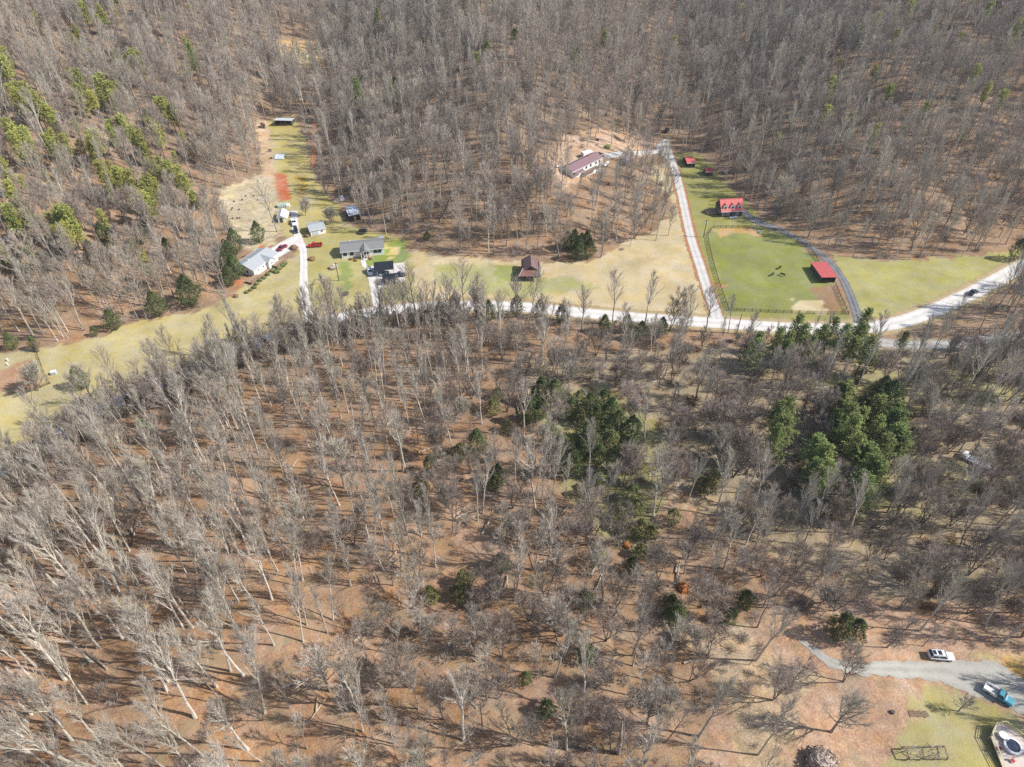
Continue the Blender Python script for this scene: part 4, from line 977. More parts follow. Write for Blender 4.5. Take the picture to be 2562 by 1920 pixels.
# grape arbour
c4 = [G(*p) for p in ((2267,1903),(2367,1902),(2358,1871),(2252,1876))]
x0, y0, z0 = c4[0]; r = thing('grape_arbour', 'weathered timber arbour frame with dry vines on the lower lawn', 'arbour', (x0, y0, z0))
H_ = 1.5
loc4 = [(x-x0, y-y0) for x, y, _ in c4]
for i in range(4):
    (xa, ya), (xb, yb) = loc4[i], loc4[(i+1) % 4]
    MB().beam((xa, ya, H_), (xb, yb, H_), .16, .14).build('beam', 'old_wood', r)
    MB().box((xa, ya, H_/2-.1), (.16, .16, H_+.2)).build('post', 'old_wood', r)
for tt in (.33, .66):
    lerp = lambda p, q: (p[0]+(q[0]-p[0])*tt, p[1]+(q[1]-p[1])*tt)
    p, q = lerp(loc4[0], loc4[1]), lerp(loc4[3], loc4[2]); MB().beam((*p, H_+.02), (*q, H_+.02), .12, .1).build('beam', 'old_wood', r)
    MB().box((p[0], p[1], H_/2-.1), (.14, .14, H_+.2)).build('post', 'old_wood', r)
m = MB(); rr = random.Random(3); W_ = loc4[1][0]; D_ = loc4[3][1]
for k in range(46):
    p = Vector((rr.uniform(0, W_), rr.uniform(0, D_), H_+.08)); d = Vector((rr.uniform(-1,1), rr.uniform(-.5,.5), .08)).normalized()
    m.tube([p, p+d*.8+Vector((0,0,rr.uniform(-.1,.25))), p+d*1.7], [.045,.035,.015], 3, False)
m.build('vine', 'twig_pale', r)

# ------------------------------------------------------------------ horses
def horse(px, to, label, graze=True):
    a = G(*px); b_ = G(*to)
    r = MB()
    n = 10
    def el(x, z, ry, rz_): return [(x, ry*cos(2*pi*i/n), z+rz_*sin(2*pi*i/n)) for i in range(n)]
    r.loft([el(-1.0,1.12,.10,.12), el(-.9,1.15,.27,.29), el(-.6,1.15,.32,.34), el(-.2,1.08,.31,.33), el(.2,1.08,.31,.35), el(.55,1.14,.27,.34), el(.78,1.18,.19,.27), el(.95,1.15,.12,.2)])
    r.tube([(.72,0,1.2),(1.05,0,1.05),(1.32,0,.68),(1.45,0,.42)], [.22,.17,.13,.12], 8)
    r.tube([(1.40,0,.50),(1.55,0,.30),(1.68,0,.12)], [.13,.11,.07], 8)
    for s in (-1, 1): r.tube([(1.36,s*.06,.58),(1.27,s*.09,.70)], [.04,.01], 4)
    for s in (-1, 1):
        r.tube([(.62,s*.17,1.0),(.66,s*.17,.58),(.64,s*.17,.30),(.68,s*.17,0)], [.13,.07,.05,.065], 6)
        r.tube([(-.75,s*.18,1.0),(-.62,s*.18,.72),(-.88,s*.18,.48),(-.82,s*.18,.22),(-.80,s*.18,0)], [.2,.12,.07,.05,.065], 6)
    o = r.build('horse', 'horse_coat', None, True); o.scale = (.82,)*3; o.location = (a[0], a[1], a[2]); o.rotation_euler = (0, 0, atan2(b_[1]-a[1], b_[0]-a[0])); 
    tag(o, label, 'horse')
    m = MB().tube([(-.98,0,1.22),(-1.15,0,.95),(-1.12,0,.5)], [.06,.09,.03], 6).build('tail', 'horse_coat', o)
    MB().beam((.78,0,1.42),(1.3,0,.82),.05,.16).build('mane', 'horse_coat', o)
horse((1950,673), (1962,663), 'dark horse grazing farthest from the road in the green paddock')
horse((1932,690), (1940,683), 'dark horse grazing left of the other two in the green paddock')
horse((1957,691), (1947,688), 'dark horse grazing right and nearest the stable in the green paddock')

# ------------------------------------------------------------------ tree kinds
def vrand(r): return Vector((r.gauss(0,1), r.gauss(0,1), r.gauss(0,1))).normalized()
def bare_tree(seed, H, cb, spread, nl, stems=1, rad=.011, up=.8, subs=6, twigs=6, tw=.035, wander=.35, tl=1.0, cz=.75):
    r = random.Random(seed); T = MB(); Cn = MB(); tv = []; tf = []
    for st in range(stems):
        az0 = r.uniform(0, 6.28); ln = (.0 if stems == 1 else r.uniform(.12, .3)); top = Vector((cos(az0)*ln*H, sin(az0)*ln*H, 0))
        Hs = H*(1 if st == 0 else r.uniform(.75, .95)); pts = []; rads = []; off = Vector((0,0,0)); K = 9
        r0 = H*rad*(1 if stems == 1 else .72)
        for i in range(K+1):
            t = i/K; off = off+Vector((r.gauss(0, wander), r.gauss(0, wander), 0))*.5*t
            pts.append(Vector((top.x*t, top.y*t, -.3 if i == 0 else Hs*.96*t))+off); rads.append(r0*(1-t)**.8*(1.35 if i == 0 else 1)+.025)
        T.tube(pts, rads, 6, False)
        def at_(t):
            f = t*K; i = min(int(f), K-1); return pts[i].lerp(pts[i+1], f-i), rads[i]+(rads[i+1]-rads[i])*(f-i)
        az = r.uniform(0, 6.28); n_l = max(4, int(nl/stems**.6))
        for k in range(n_l):
            t = cb+(.98-cb)*((k+r.random()*.8)/n_l)**.9; p, pr = at_(t); az += 2.4+r.uniform(-.5, .5)
            u = (t-cb)/(1-cb); Ls = spread*(1-u)**.55*r.uniform(.65, 1.15)*(.75 if u < .08 else 1)+.5
            el = R(r.uniform(18, 48)*(1-.2*u))+.25*u+(up-.8)
            d = Vector((cos(az)*cos(el), sin(az)*cos(el), sin(el)))
            lp = [p]; dd = d.copy()
            for s in range(4):
                dd = (dd+Vector((0,0,.16))+vrand(r)*.18).normalized(); lp.append(lp[-1]+dd*Ls/4)
            lr = min(pr*.7, .04+Ls*.017); T.tube(lp, [lr, lr*.78, lr*.55, lr*.35, lr*.15], 4, False)
            for s in range(subs):
                q = .22+.78*(s+r.random())/subs; f = q*4; i = min(int(f), 3); sp_ = lp[i].lerp(lp[i+1], f-i)
                d2 = ((lp[i+1]-lp[i]).normalized()+vrand(r)*cz+Vector((0,0,.28))).normalized(); l2 = (Ls*.38*(1.2-q*.6)+.35)*r.uniform(.7,1.2)
                m1 = sp_+d2*l2*.5; d3 = (d2+vrand(r)*.3+Vector((0,0,.12))).normalized(); e1 = m1+d3*l2*.5
                Cn.tube([sp_, m1, e1], [.022+.004*Ls, .016, .006], 3, False)
                for w_ in range(twigs):
                    c = r.random(); b0 = sp_.lerp(m1, c*2) if c < .5 else m1.lerp(e1, c*2-1)
                    d4 = (d2+vrand(r)*cz+Vector((0,0,.3))).normalized(); l3 = r.uniform(.5, 1.15)*tl; sd = d4.cross(vrand(r)).normalized()*tw
                    o = len(tv); tv += [b0-sd, b0+sd, b0+d4*l3]; tf.append((o, o+1, o+2))
    Cn.add(tv, tf)
    return T, Cn
def tuft(V, Fs, r, p, s, n=5, flat=.5, lean=None):
    for _ in range(n):
        d1 = vrand(r); d1.z *= flat; d1 = d1.normalized()*s*r.uniform(.6, 1.2); d2 = vrand(r); d2.z *= flat; d2 = d2.normalized()*s*r.uniform(.25, .5)
        q = p+vrand(r)*s*.35; o = len(V); V += [q-d2*.5, q+d2*.5, q+d1]; Fs.append((o, o+1, o+2))
def pine_tree(seed, H, cb, spread, levels, per, tufts, ts, droop=0.0, shape='pine', n=5):
    r = random.Random(seed); T = MB(); Cn = MB(); V = []; Fs = []
    off = Vector((r.gauss(0,.4), r.gauss(0,.4), 0)); P = lambda t: Vector((off.x*t*t, off.y*t*t, H*t))
    T.tube([Vector((0,0,-.3))]+[P(t) for t in (.15,.35,.55,.75,.95)], [H*.013+.05, H*.011, H*.0095, H*.008, H*.005, .03], 6, False)
    az = 0
    for k in range(levels):
        t = cb+(.97-cb)*(k+.5)/levels; u = (t-cb)/(1-cb)
        if shape == 'pine': prof = (.55+.75*u)*(1-u)**.45 if u > .15 else .45+u*1.5
        elif shape == 'white': prof = (1-u)**.7*(.75+.25*sin(k*2.1))+.08
        else: prof = (1-u)**.85+.06
        for j in range(per):
            az += 2*pi/per+r.uniform(-.35,.35); Ls = spread*prof*r.uniform(.65, 1.15)
            el = R(12+20*u)-droop; d = Vector((cos(az)*cos(el), sin(az)*cos(el), sin(el))); p = P(t+r.uniform(-.02,.02))
            e1 = p+d*Ls*.55; e2 = e1+(d+Vector((0,0,.25))).normalized()*Ls*.45
            T.tube([p, e1, e2], [.05+.008*Ls, .04, .015], 3, False)
            for q in range(tufts):
                f = .25+.8*(q+r.random())/tufts; c = p.lerp(e1, min(f/.55,1)) if f < .55 else e1.lerp(e2, min(1,(f-.55)/.45))
                tuft(V, Fs, r, c+vrand(r)*Ls*.13, ts, n, .55)
    tuft(V, Fs, r, P(1.0), ts, 8, 1)
    Cn.add(V, Fs); return T, Cn
def cedar_tree(seed, H, W, n=520, s=.5, bulge=.3, low=.06):
    r = random.Random(seed); T = MB(); V = []; Fs = []
    T.tube([(0,0,-.3),(0,0,H*.5),(0,0,H*.92)], [H*.016+.04, H*.01, .03], 5, False)
    ph = [r.uniform(0, 6.28) for _ in range(4)]
    for k in range(n):
        u = r.random()**.75*1.0; u = low+(1-low)*u; a = r.uniform(0, 6.28)
        pr = (u/bulge)**.5 if u < bulge else ((1-u)/(1-bulge))**.75
        lump = 1+.22*sin(3*a+ph[0]+u*7)+.16*sin(5*a+ph[1]-u*11)
        rr_ = W*pr*lump*(r.uniform(.35, 1)**.5)
        tuft(V, Fs, r, Vector((cos(a)*rr_, sin(a)*rr_, H*u)), s, 5, .9)
    return T, MB().add(V, Fs)
def brush(seed, Rr, H, n=46, tw=.03, sub=5):
    r = random.Random(seed); m = MB(); V = []; Fs = []
    for k in range(n):
        a = r.uniform(0, 6.28); q = r.random()**.6*Rr; b0 = Vector((cos(a)*q*.35, sin(a)*q*.35, -.05)); e = Vector((cos(a)*q, sin(a)*q, H*r.uniform(.5,1)*(1-.4*(q/Rr)**2)))
        m_ = b0.lerp(e, .5)+vrand(r)*.15*Rr+Vector((0,0,.15*H)); m.tube([b0, m_, e], [tw, tw*.7, tw*.3], 3, False)
        for s in range(sub):
            c = m_.lerp(e, r.random()); d = (e-b0).normalized()+vrand(r)*.9; l_ = r.uniform(.3,.7)*Rr*.5; sd = d.cross(vrand(r)).normalized()*tw*.9; o = len(V); V += [c-sd, c+sd, c+d.normalized()*l_]; Fs.append((o,o+1,o+2))
    return m.add(V, Fs)

class Kind:
    """a tree kind: its first placed individual is built, every later one is a copy of it"""
    def __init__(s, name, T, Cn, mt, mc, H):
        s.name, s.H = name, max(float(v[2]) for v in Cn.v)*.97
        def me(b, nm, m_):
            me_ = bpy.data.meshes.new(nm); V = np.array([tuple(v) for v in b.v], np.float32); F_ = b.f
            me_.from_pydata(V.tolist(), [], F_); me_.materials.append(MATS[m_]); me_.update(); return me_
        s.tm = me(T, 'trunk', mt); s.cm = me(Cn, 'crown', mc); s.objs = None
    def place(s, loc, rz, sc, label, cat, group, lean=(0, 0)):
        root = bpy.data.objects.new(s.name, None); col.objects.link(root); root.empty_display_size = .5
        root.location = loc; root.rotation_euler = (lean[0], lean[1], rz); root.scale = (sc, sc, sc) if not hasattr(sc, '__len__') else sc
        tag(root, label, cat, group)
        a = bpy.data.objects.new('trunk', s.tm); b_ = bpy.data.objects.new('crown', s.cm)
        for o in (a, b_): col.objects.link(o); o.parent = root
        if s.objs is None: s.objs = (a, b_)
        return root
K = {}
for i in range(4):
    K['tall%d' % i] = Kind('bare_tree', *bare_tree(10+i, 23+i, .36+.05*(i % 2), 6.6+.5*i, 19, rad=.0090, up=1.45, subs=8, twigs=10, tw=.0155, wander=.5, tl=1.6, cz=.42), 'bark_pale', 'twig_pale', 23+i)
for i in range(5):
    K['wood%d' % i] = Kind('bare_tree', *bare_tree(30+i, 17+1.2*i, .36+.04*(i % 3), 5.6+.4*i, 19, rad=.0085, up=1.12, subs=7, twigs=9, tw=.0185, wander=.5, tl=1.45, cz=.55), 'bark_grey', 'twig_grey', 17+1.2*i)
for i in range(3):
    K['brown%d' % i] = Kind('bare_tree', *bare_tree(50+i, 12+1.5*i, .22, 4.4, 26, stems=1+i, rad=.0105, up=.95, subs=9, twigs=12, tw=.0165, wander=.7, tl=1.3), 'bark_brown', 'twig_brown', 12+1.5*i)
for i in range(2):
    K['broad%d' % i] = Kind('spreading_tree', *bare_tree(70+i, 15, .22, 7.2, 30, stems=1, rad=.017, up=.92, subs=10, twigs=12, tw=.022, wander=.5, tl=1.2), 'bark_grey', 'twig_pale', 15)
K['round'] = Kind('round_tree', *bare_tree(80, 7.5, .18, 3.6, 46, stems=2, rad=.016, up=.8, subs=9, twigs=14, tw=.02, wander=.2, tl=.8), 'bark_grey', 'twig_pale', 7.5)
K['sapling'] = Kind('bare_sapling', *bare_tree(85, 8, .3, 1.9, 18, rad=.009, up=1.2, subs=6, twigs=6, tw=.015, wander=.35, tl=1.0), 'bark_grey', 'twig_grey', 8)
for i in range(3):
    K['pine%d' % i] = Kind('pine_tree', *pine_tree(90+i, 16, .45-.1*i, 4.0, 11, 6, 6, .66, 0, 'pine', 6), 'pine_bark', 'pine_needle', 15)
for i in range(2):
    K['white%d' % i] = Kind('white_pine', *pine_tree(95+i, 18, .25+.15*i, 5.4, 14, 6, 7, .66, .1, 'white', 6), 'pine_bark', 'white_pine_needle', 18)
for i in range(2):
    K['cedar%d' % i] = Kind('cedar_tree', *cedar_tree(100+i, 9, 2.9, 760, .5, .42, .05), 'pine_bark', 'cedar_needle', 9)
K['olive'] = Kind('evergreen_bush_tree', *cedar_tree(104, 6, 2.4, 420, .5, .5, .1), 'pine_bark', 'olive_leaf', 6)

PLACED = []; REL = []
def gfree(x, y, d):
    for q in PLACED:
        if (q[0]-x)**2+(q[1]-y)**2 < (d+q[2])**2*.25: return False
    return True
def put(kind, px, h=None, sc=1.0, label='', cat='tree', group=None, crown=True, rz=None, reserve=2.0, lean=(0,0)):
    """plants a tree; px is where its crown centre shows (crown) or where its foot shows"""
    k = K[kind]; s0 = sc if not hasattr(sc, '__len__') else sc[2]
    a = G(px[0], px[1], k.H*s0*(h if h is not None else .7)) if crown else G(*px)
    if crown: a = (a[0], a[1], tz(a[0], a[1]))
    PLACED.append((a[0], a[1], reserve*2))
    ro_ = k.place((a[0], a[1], a[2]-.1), random.uniform(0, 6.28) if rz is None else rz, sc, label, cat, group, lean)
    if group: REL.append((ro_, px))
    return ro_

q1 = lambda L_: [(x*.5791, y*.5791) for x, y in L_]                # top left quarter of the photograph
q2 = lambda L_: [(1281+x*.5791, y*.5791) for x, y in L_]           # top right
q3 = lambda L_: [(x*.5791, 960+y*.5791) for x, y in L_]            # lower left
q4 = lambda L_: [(1281+x*.5791, 960+y*.5791) for x, y in L_]       # lower right
# yellow green pines on the left hillside
yp = q1([(360,50),(330,140),(310,170),(425,100),(450,80),(480,20),(20,290),(25,240),(120,400),(90,440),(150,440),(200,480),(220,500),(330,420),(380,400),(400,430),(470,390),(500,370),(510,420),(570,260),(600,290),(430,260),(700,460),(750,480),(660,560),(580,590),(540,540),(480,550),(210,620),(240,650),(400,630),(420,600),(480,730),(510,760),(470,780),(650,720),(730,740),(770,760),(640,800),(650,850),(620,830),(255,960),(290,1000),(300,940),(70,590),(110,600),(540,270),(690,560),(340,340),(20,730),(40,830),(60,940),(560,780)])
yp += [(x+random.uniform(-26,26), y+random.uniform(-22,22)) for x, y in yp[4:]]
for i, p in enumerate(yp):
    put('pine%d' % (i % 3), p, .72, random.uniform(.75, 1.1), 'yellow green pine scattered among the bare trees of the left hillside', 'pine tree', 'yellow green pines on the left hillside')
rr = random.Random(77)
for _ in range(52):
    vx, vy = rr.uniform(0, 840), rr.uniform(0, 1150)
    if vx > 640 and vy > 850: continue
    p = q1([(vx, vy)])[0]; k_ = rr.choice(['pine0', 'pine1', 'olive', 'pine2'])
    put(k_, p, .6, rr.uniform(.5, .8) if k_ != 'olive' else rr.uniform(.9, 1.4), 'small olive green evergreen on the left hillside', 'evergreen tree', 'small evergreens on the left hillside')
put('white0', q1([(825,230)])[0], .7, 1.1, 'tall green pine rising alone left of the upper gully', 'pine tree')
put('white1', q2([(260,255)])[0], .6, .8, 'bright green pine alone in the bare wood above the maroon roofed house', 'pine tree')
for p in q1([(1630,75),(1540,420),(1545,390),(1790,20),(1895,25),(2140,30),(2100,230),(2060,270),(1830,200),(1710,380),(1690,390)])+q2([(10,170),(395,180)]):
    put('white%d' % random.randint(0,1), p, .65, random.uniform(.75,1.0), 'green pine in the bare wood between the two gullies', 'pine tree', 'green pines in the wood between the gullies')
for p in q2([(1720,50),(1710,30),(1580,100),(1350,510),(1680,590),(1140,620),(700,200),(980,60),(1250,300),(1420,300),(1460,540),(1960,560),(2050,400),(2180,120),(2000,330),(1820,150),(1660,170),(1560,330),(2110,440),(1340,220),(2140,210),(1930,180),(1830,250),(2050,60),(1990,20),(1370,380),(1620,420),(1560,590),(1880,60),(1500,150),(2120,300),(1780,490)]):
    put('pine%d' % random.randint(0,2), p, .65, random.uniform(.75,1.05), 'small green pine among the bare trees of the right hillside', 'pine tree', 'green pines on the right hillside')
# dark cedars and hollies
for p, s in ((q1([(1112,1005)])[0], 1.0), ):
    put('cedar0', p, .45, (1.05,1.05,1.0), 'dark green cedar standing alone on the tan slope above the white house', 'cedar tree')
for p, s in zip(q1([(1010,1040),(980,1090),(1010,1150),(950,1110),(985,1190)]), (1.15,1.2,1.1,1.2,.9)):
    put('cedar%d' % random.randint(0,1), p, .5, s, 'tall dark cedar in the clump left of the long white house', 'cedar tree', 'cedars in the clump left of the white house')
for p, s, l_ in zip(q1([(670,1315),(810,1260),(480,1385),(405,1433)]), (1.05,1.35,.85,.4), ('rounded dark cedar on the upper border of the yellow field','tallest dark cedar on the upper border of the yellow field','low spreading cedar on the upper border of the yellow field','tiny cedar on the upper border of the yellow field')):
    put('cedar%d' % random.randint(0,1), p, .45, (s*1.15, s*1.15, s), l_, 'cedar tree')
for p in q1([(60,1080),(120,1060),(30,1130),(200,1130),(440,1000),(480,1020),(460,1080),(390,1080),(720,1070),(620,950),(600,1010),(640,980),(840,865),(100,1170),(40,1470),(140,1480),(840,1010)]):
    put('cedar%d' % random.randint(0,1), p, .5, random.uniform(.55,.9), 'dark cedar under the bare trees low on the left hillside', 'cedar tree', 'dark cedars low on the left hillside')
put('cedar1', q1([(1845,1022)])[0], .4, (.6,.6,.4), 'low dark evergreen bush at the wood edge behind the dry field', 'evergreen bush')
for p in q2([(270,1035),(300,1050),(325,1040),(290,1080),(240,1040),(335,1075)]):
    put('cedar%d' % random.randint(0,1), p, .45, random.uniform(.85,1.05), 'dark cedar in the dense clump behind the old log barn', 'cedar tree', 'cedars in the clump behind the barn')
put('cedar0', q2([(2190,1075)])[0], .5, 1.0, 'dark evergreen at the right edge above the green field', 'cedar tree')
for p in q1([(1030,1430),(1958,1310),(1900,1335),(2110,1330),(330,1620)])+q2([(20,1310),(120,1325),(215,1345),(500,1385),(650,1400),(400,1390),(560,1420)])+[(200,1015),(360,1070),(80,1130),(30,1160)]:
    put('cedar%d' % random.randint(0,1), p, .6, random.uniform(.7,.95), 'dark cedar along the road edge of the near wood', 'cedar tree', 'cedars along the road edge of the near wood')
# white pines near the road and in the lower right
for p in q2([(1055,1500),(1070,1470),(1240,1400),(1260,1440),(1390,1410),(1200,1470),(1180,1500),(1300,1480),(1340,1440),(1440,1450),(1480,1490),(1540,1490),(1560,1510),(1510,1440),(1150,1450)]):
    put('white%d' % random.randint(0,1), p, .75, random.uniform(.7,.9), 'bright green pine in the row below the main road', 'pine tree', 'green pines in the row below the road')
put('white0', q2([(1530,1370)])[0], .75, .85, 'tallest green pine beside the foot of the dark gravel lane', 'pine tree')
put('white1', q2([(1695,1475)])[0], .65, .6, 'small bluish green pine beside the grey lane', 'pine tree')
for p in q4([(1150,150),(1140,250),(1160,200),(1430,130),(1410,180),(1460,210),(1440,150),(1310,280),(1350,330),(1300,380),(1360,390),(1580,120),(1650,140),(1620,180),(1560,210),(1640,240),(1530,320),(1570,400),(1500,440),(1660,200),(1540,370),(1480,280),(1440,60),(1500,160),(1600,290),(1680,280),(1320,420),(1520,480),(1180,120)]):
    put('white%d' % random.randint(0,1), p, .62, (random.uniform(.85,1.05),)*2+(random.uniform(.7,.9),), 'dense bright green pine in the lower right stand', 'pine tree', 'green pines of the lower right stand')
for p in q4([(1600,20),(1570,60),(1640,40),(1540,90),(1400,60),(1520,200)]):
    put('cedar%d' % random.randint(0,1), p, .6, random.uniform(1.2,1.5), 'very dark evergreen behind the lower right pine stand', 'cedar tree', 'dark evergreens behind the lower right pines')
for i, p in enumerate([(185,30),(130,20),(100,50),(290,50),(340,90),(400,60),(430,110),(300,140),(260,100),(350,190),(330,240),(430,240),(510,260),(380,300),(160,210),(310,200),(260,330),(460,160),(370,130),(240,60),(300,280),(420,190),(70,110),(220,240),(520,190),(450,320),(120,110)]):
    p = q4([p])[0]
    put('olive' if i % 4 == 3 else 'cedar%d' % random.randint(0,1), p, .55, random.uniform(.7,1.2), 'dark green cedar in the thicket at the middle of the near wood', 'cedar tree', 'cedars in the thicket of the near wood')
for p in q4([(380,420),(490,600),(540,530),(560,620),(300,460),(850,440),(820,430),(880,400),(520,470),(600,640),(700,570),(470,560),(560,720),(370,740)])+q3([(2150,40),(2130,100),(2190,180),(1990,290)]):
    put('olive', p, .5, random.uniform(.7,1.15), 'olive green vine covered tree below the cedar thicket', 'vine covered tree', 'vine covered trees below the cedar thicket')
for p, s, l_ in zip(q4([(715,1000),(690,950),(1430,1045),(1490,1060),(315,930),(1010,930),(945,1000),(320,1160),(150,1400),(60,1270),(520,780)]), (.8,.7,.95,.8,.75,.7,.65,.7,.6,.5,.6), [None]*11):
    put('cedar%d' % random.randint(0,1), p, .5, s, 'isolated evergreen among the brown bare trees of the lower right wood', 'cedar tree', 'isolated evergreens of the lower right wood')
for p in q3([(2150,390),(2140,420),(2165,770),(2000,840),(1980,900),(1860,910),(1860,345),(2060,250),(1820,450)]):
    put('olive' if random.random() < .5 else 'cedar0', p, .5, random.uniform(.7,1.05), 'evergreen among the bare trees at the lower middle of the near wood', 'evergreen tree', 'evergreens at the lower middle of the near wood')
# broad and single bare trees one can point to
put('round', (758,512), .6, .95, 'round grey bare tree at the head of the driveway', 'bare tree')
put('round', (823,532), .6, .95, 'round grey bare tree between the garage and the tarp covered shack', 'bare tree')
put('round', (70,935), .6, 1.2, 'round pale bare tree inside the rail fence at the left edge', 'bare tree')
put('broad0', (1942,549), sc=1.15, crown=False, label='big pale spreading tree whose shadow crosses the dark gravel lane', cat='bare tree')
put('broad1', (2022,594), sc=.95, crown=False, label='spreading tree at the wood edge casting a fan shadow on the paddock', cat='bare tree')
put('broad1', (862,1222), sc=1.05, crown=False, label='thick trunked old tree on the orange leaf floor of the near wood', cat='bare tree')
put('broad0', (762,1365), sc=1.05, crown=False, label='broad forked tree below the old thick trunked tree', cat='bare tree')
put('broad0', (985,905), sc=.78, crown=False, label='broad spreading tree at the road edge below the concrete drive', cat='bare tree')
put('broad1', (825,1730), sc=.95, crown=False, label='wide crowned tree on the lower middle leaf floor', cat='bare tree')
put('broad1', (2079,1832), sc=.9, crown=False, label='lone bare tree with a long shadow on the leafy clearing', cat='bare tree')
put('broad0', (2398,1780), sc=(.42,.42,.36), crown=False, label='low spreading bare fruit tree beside the teal pickup truck', cat='bare tree')
put('broad1', (1618,1812), sc=.85, crown=False, label='pale barked spreading tree right of the tall dead snag', cat='bare tree')
put('brown2', (1935,1752), sc=1.0, crown=False, label='forked dark tree at the left border of the leafy clearing', cat='bare tree')
put('brown1', (2110,1706), sc=.95, crown=False, label='leaning dark tree beside the start of the gravel yard', cat='bare tree')
put('brown2', (1870,600), sc=.9, crown=False, label='dark tree behind the red roofed dormer house', cat='bare tree') if False else None
for px_, k_, s_, l_ in (((1672,590),'sapling',1.6,'slender tree left of the gravel drive near the dry field'), ((1791,441),'wood0',.9,'tall bare tree just behind the smaller red roofed shed'), ((1010,606),'wood1',.8,'lone bare tree behind the gas tanks of the grey roofed house'), ((1690,868),'brown1',.9,'forked dark tree overhanging the road left of the gravel drive'), ((2508,883),'wood2',.9,'leaning bare tree beside the grey lane at the right')):
    put(k_, px_, sc=s_, crown=False, label=l_, cat='bare tree')
# dead snag and fallen logs
a = G(1548,1885); o = MB().tube([(0,0,-.3),(-.2,.1,5),(-.5,.2,9.5),(-.6,.3,12.5)], [.42,.34,.2,.08], 8).tube([(-.4,.2,8.5),(-1.6,.4,10.3)], [.12,.03], 5).tube([(-.3,.2,7),(.9,-.3,8.4)], [.12,.03], 5).build('dead_tree', 'log_wood'); o.location = a
tag(o, 'tall pale dead snag without twigs at the bottom of the near wood', 'dead tree')
LOGS = [((1240,900),[(460,1395,645,1240),(485,1375,600,1280),(520,1240,580,1185),(1225,920,1380,845),(1220,935,1330,930),(870,565,950,450),(1000,580,1030,470),(1080,615,1125,560),(1125,655,1165,590),(970,600,1090,575),(1280,1445,1400,1415),(1090,1500,1155,1465),(1250,1460,1380,1440),(1240,855,1340,840),(430,1430,500,1410),(980,830,1060,890)]),
        ((640,1100),[(1300,110,1440,60),(1060,985,1140,890),(1100,1000,1190,940),(780,1620,1080,1370),(1590,640,1760,560),(1570,620,1700,540),(1620,670,1790,610)]), ((1240,1400),[(1440,200,1470,20),(1380,220,1440,200),(1640,1610,1720,1650),(1500,830,1690,790),(920,500,990,410)]), ((0,1400),[(950,870,1140,910),(860,880,700,740)])]
li = 0
for (ox, oy), segs in LOGS:
    for x0_, y0_, x1_, y1_ in segs:
        a = G(ox+x0_/3.19, oy+y0_/3.19); b_ = G(ox+x1_/3.19, oy+y1_/3.19); d = Vector(b_)-Vector(a); rr = random.Random(li); q = rr.uniform(.14,.24)
        o = MB().tube([(0,0,.25),(d.x*.5,d.y*.5,d.z*.5+.45),(d.x,d.y,d.z+.6)], [q,q*.85,q*.5], 6); e = Vector((d.x,d.y,d.z+.6)); dn = d.normalized()
        for k in range(3): s_ = rr.uniform(.6,.95); c = Vector((d.x*s_,d.y*s_,d.z*s_+.5)); o.tube([c, c+(dn+vrand(rr)*.8)*rr.uniform(.8,1.6)], [.06,.02], 4, False)
        o = o.build('fallen_log', 'log_wood'); o.location = a; li += 1
        where = 'between the cedar thicket and the tan brush' if ox == 1240 and oy == 900 else ('on the orange leaf floor left of the thicket' if ox == 640 else ('in the lower middle of the near wood' if ox == 1240 else 'under the tall trees at the lower left'))
        tag(o, 'pale fallen log '+where, 'fallen log', 'fallen logs '+where)
rr = random.Random(12); LG = [o for o in scene.objects if o.name.startswith('fallen_log')]; dead = []
for _ in range(64):
    px_, py_ = (rr.uniform(1190, 1700), rr.uniform(960, 1480)) if rr.random() < .75 else (rr.uniform(700, 1250), rr.uniform(1000, 1850))
    a = G(px_, py_); o = rr.choice(LG).copy(); col.objects.link(o); o.location = a; o.rotation_euler = (0, 0, rr.uniform(0, 6.28)); s_ = rr.uniform(.6, 1.2); o.scale = (s_, s_, s_); dead.append((o, px_, py_))
a = G(1100,556); b_ = G(1150,490); d = Vector(b_)-Vector(a)
o = MB().tube([(0,0,.2),(d.x*.5,d.y*.5,d.z*.5+1.5),(d.x,d.y,d.z+3)], [.3,.24,.1], 7).build('fallen_tree', 'bark_grey'); o.location = a; tag(o, 'long bare fallen trunk lying uphill in the wood behind the grey roofed house', 'fallen tree')

LAND = [((862,1150),'the thick trunked old tree'),((762,1310),'the broad forked tree'),((825,1690),'the wide crowned tree'),((1548,1850),'the pale dead snag'),((1704,1475),'the large orange root ball'),((1566,1367),'the small orange root ball'),((1450,1080),'the cedar thicket'),((2150,1150),'the green pine stand'),((2350,1640),'the white estate car'),((2080,1810),'the lone shadowed tree'),((230,1160),'the hidden road bend'),((20,1560),'the left edge of the wood'),((120,1860),'the lower left corner'),((480,1700),'the lower left leaf floor'),((1180,1560),'the olive leaf bushes'),((1180,1880),'the bottom middle edge'),((2440,1160),'the grey flatbed trailer'),((420,1350),'the tallest pale trees'),((2120,1570),'the shadowed evergreen'),
 ((290,200),'the pine group high on the left'),((250,260),'the yellow pines'),((370,460),'the large dark pine'),((130,300),'the left hillside hollow'),((40,620),'the left edge of the hillside'),((330,570),'the low hillside cedars'),((770,140),'the orange clearing'),((1420,150),'the bright green pine'),((1000,180),'the middle hill'),((2200,100),'the right hilltop'),((2250,350),'the right hillside'),((2000,260),'the upper gully wood'),((2480,250),'the right edge'),((1900,830),'the foot of the paddock'),((2120,800),'the dark gravel lane'),((1320,770),'the log barn field'),((1250,1130),'the vine tangle'),((1000,1180),'the orange leaf slope')]
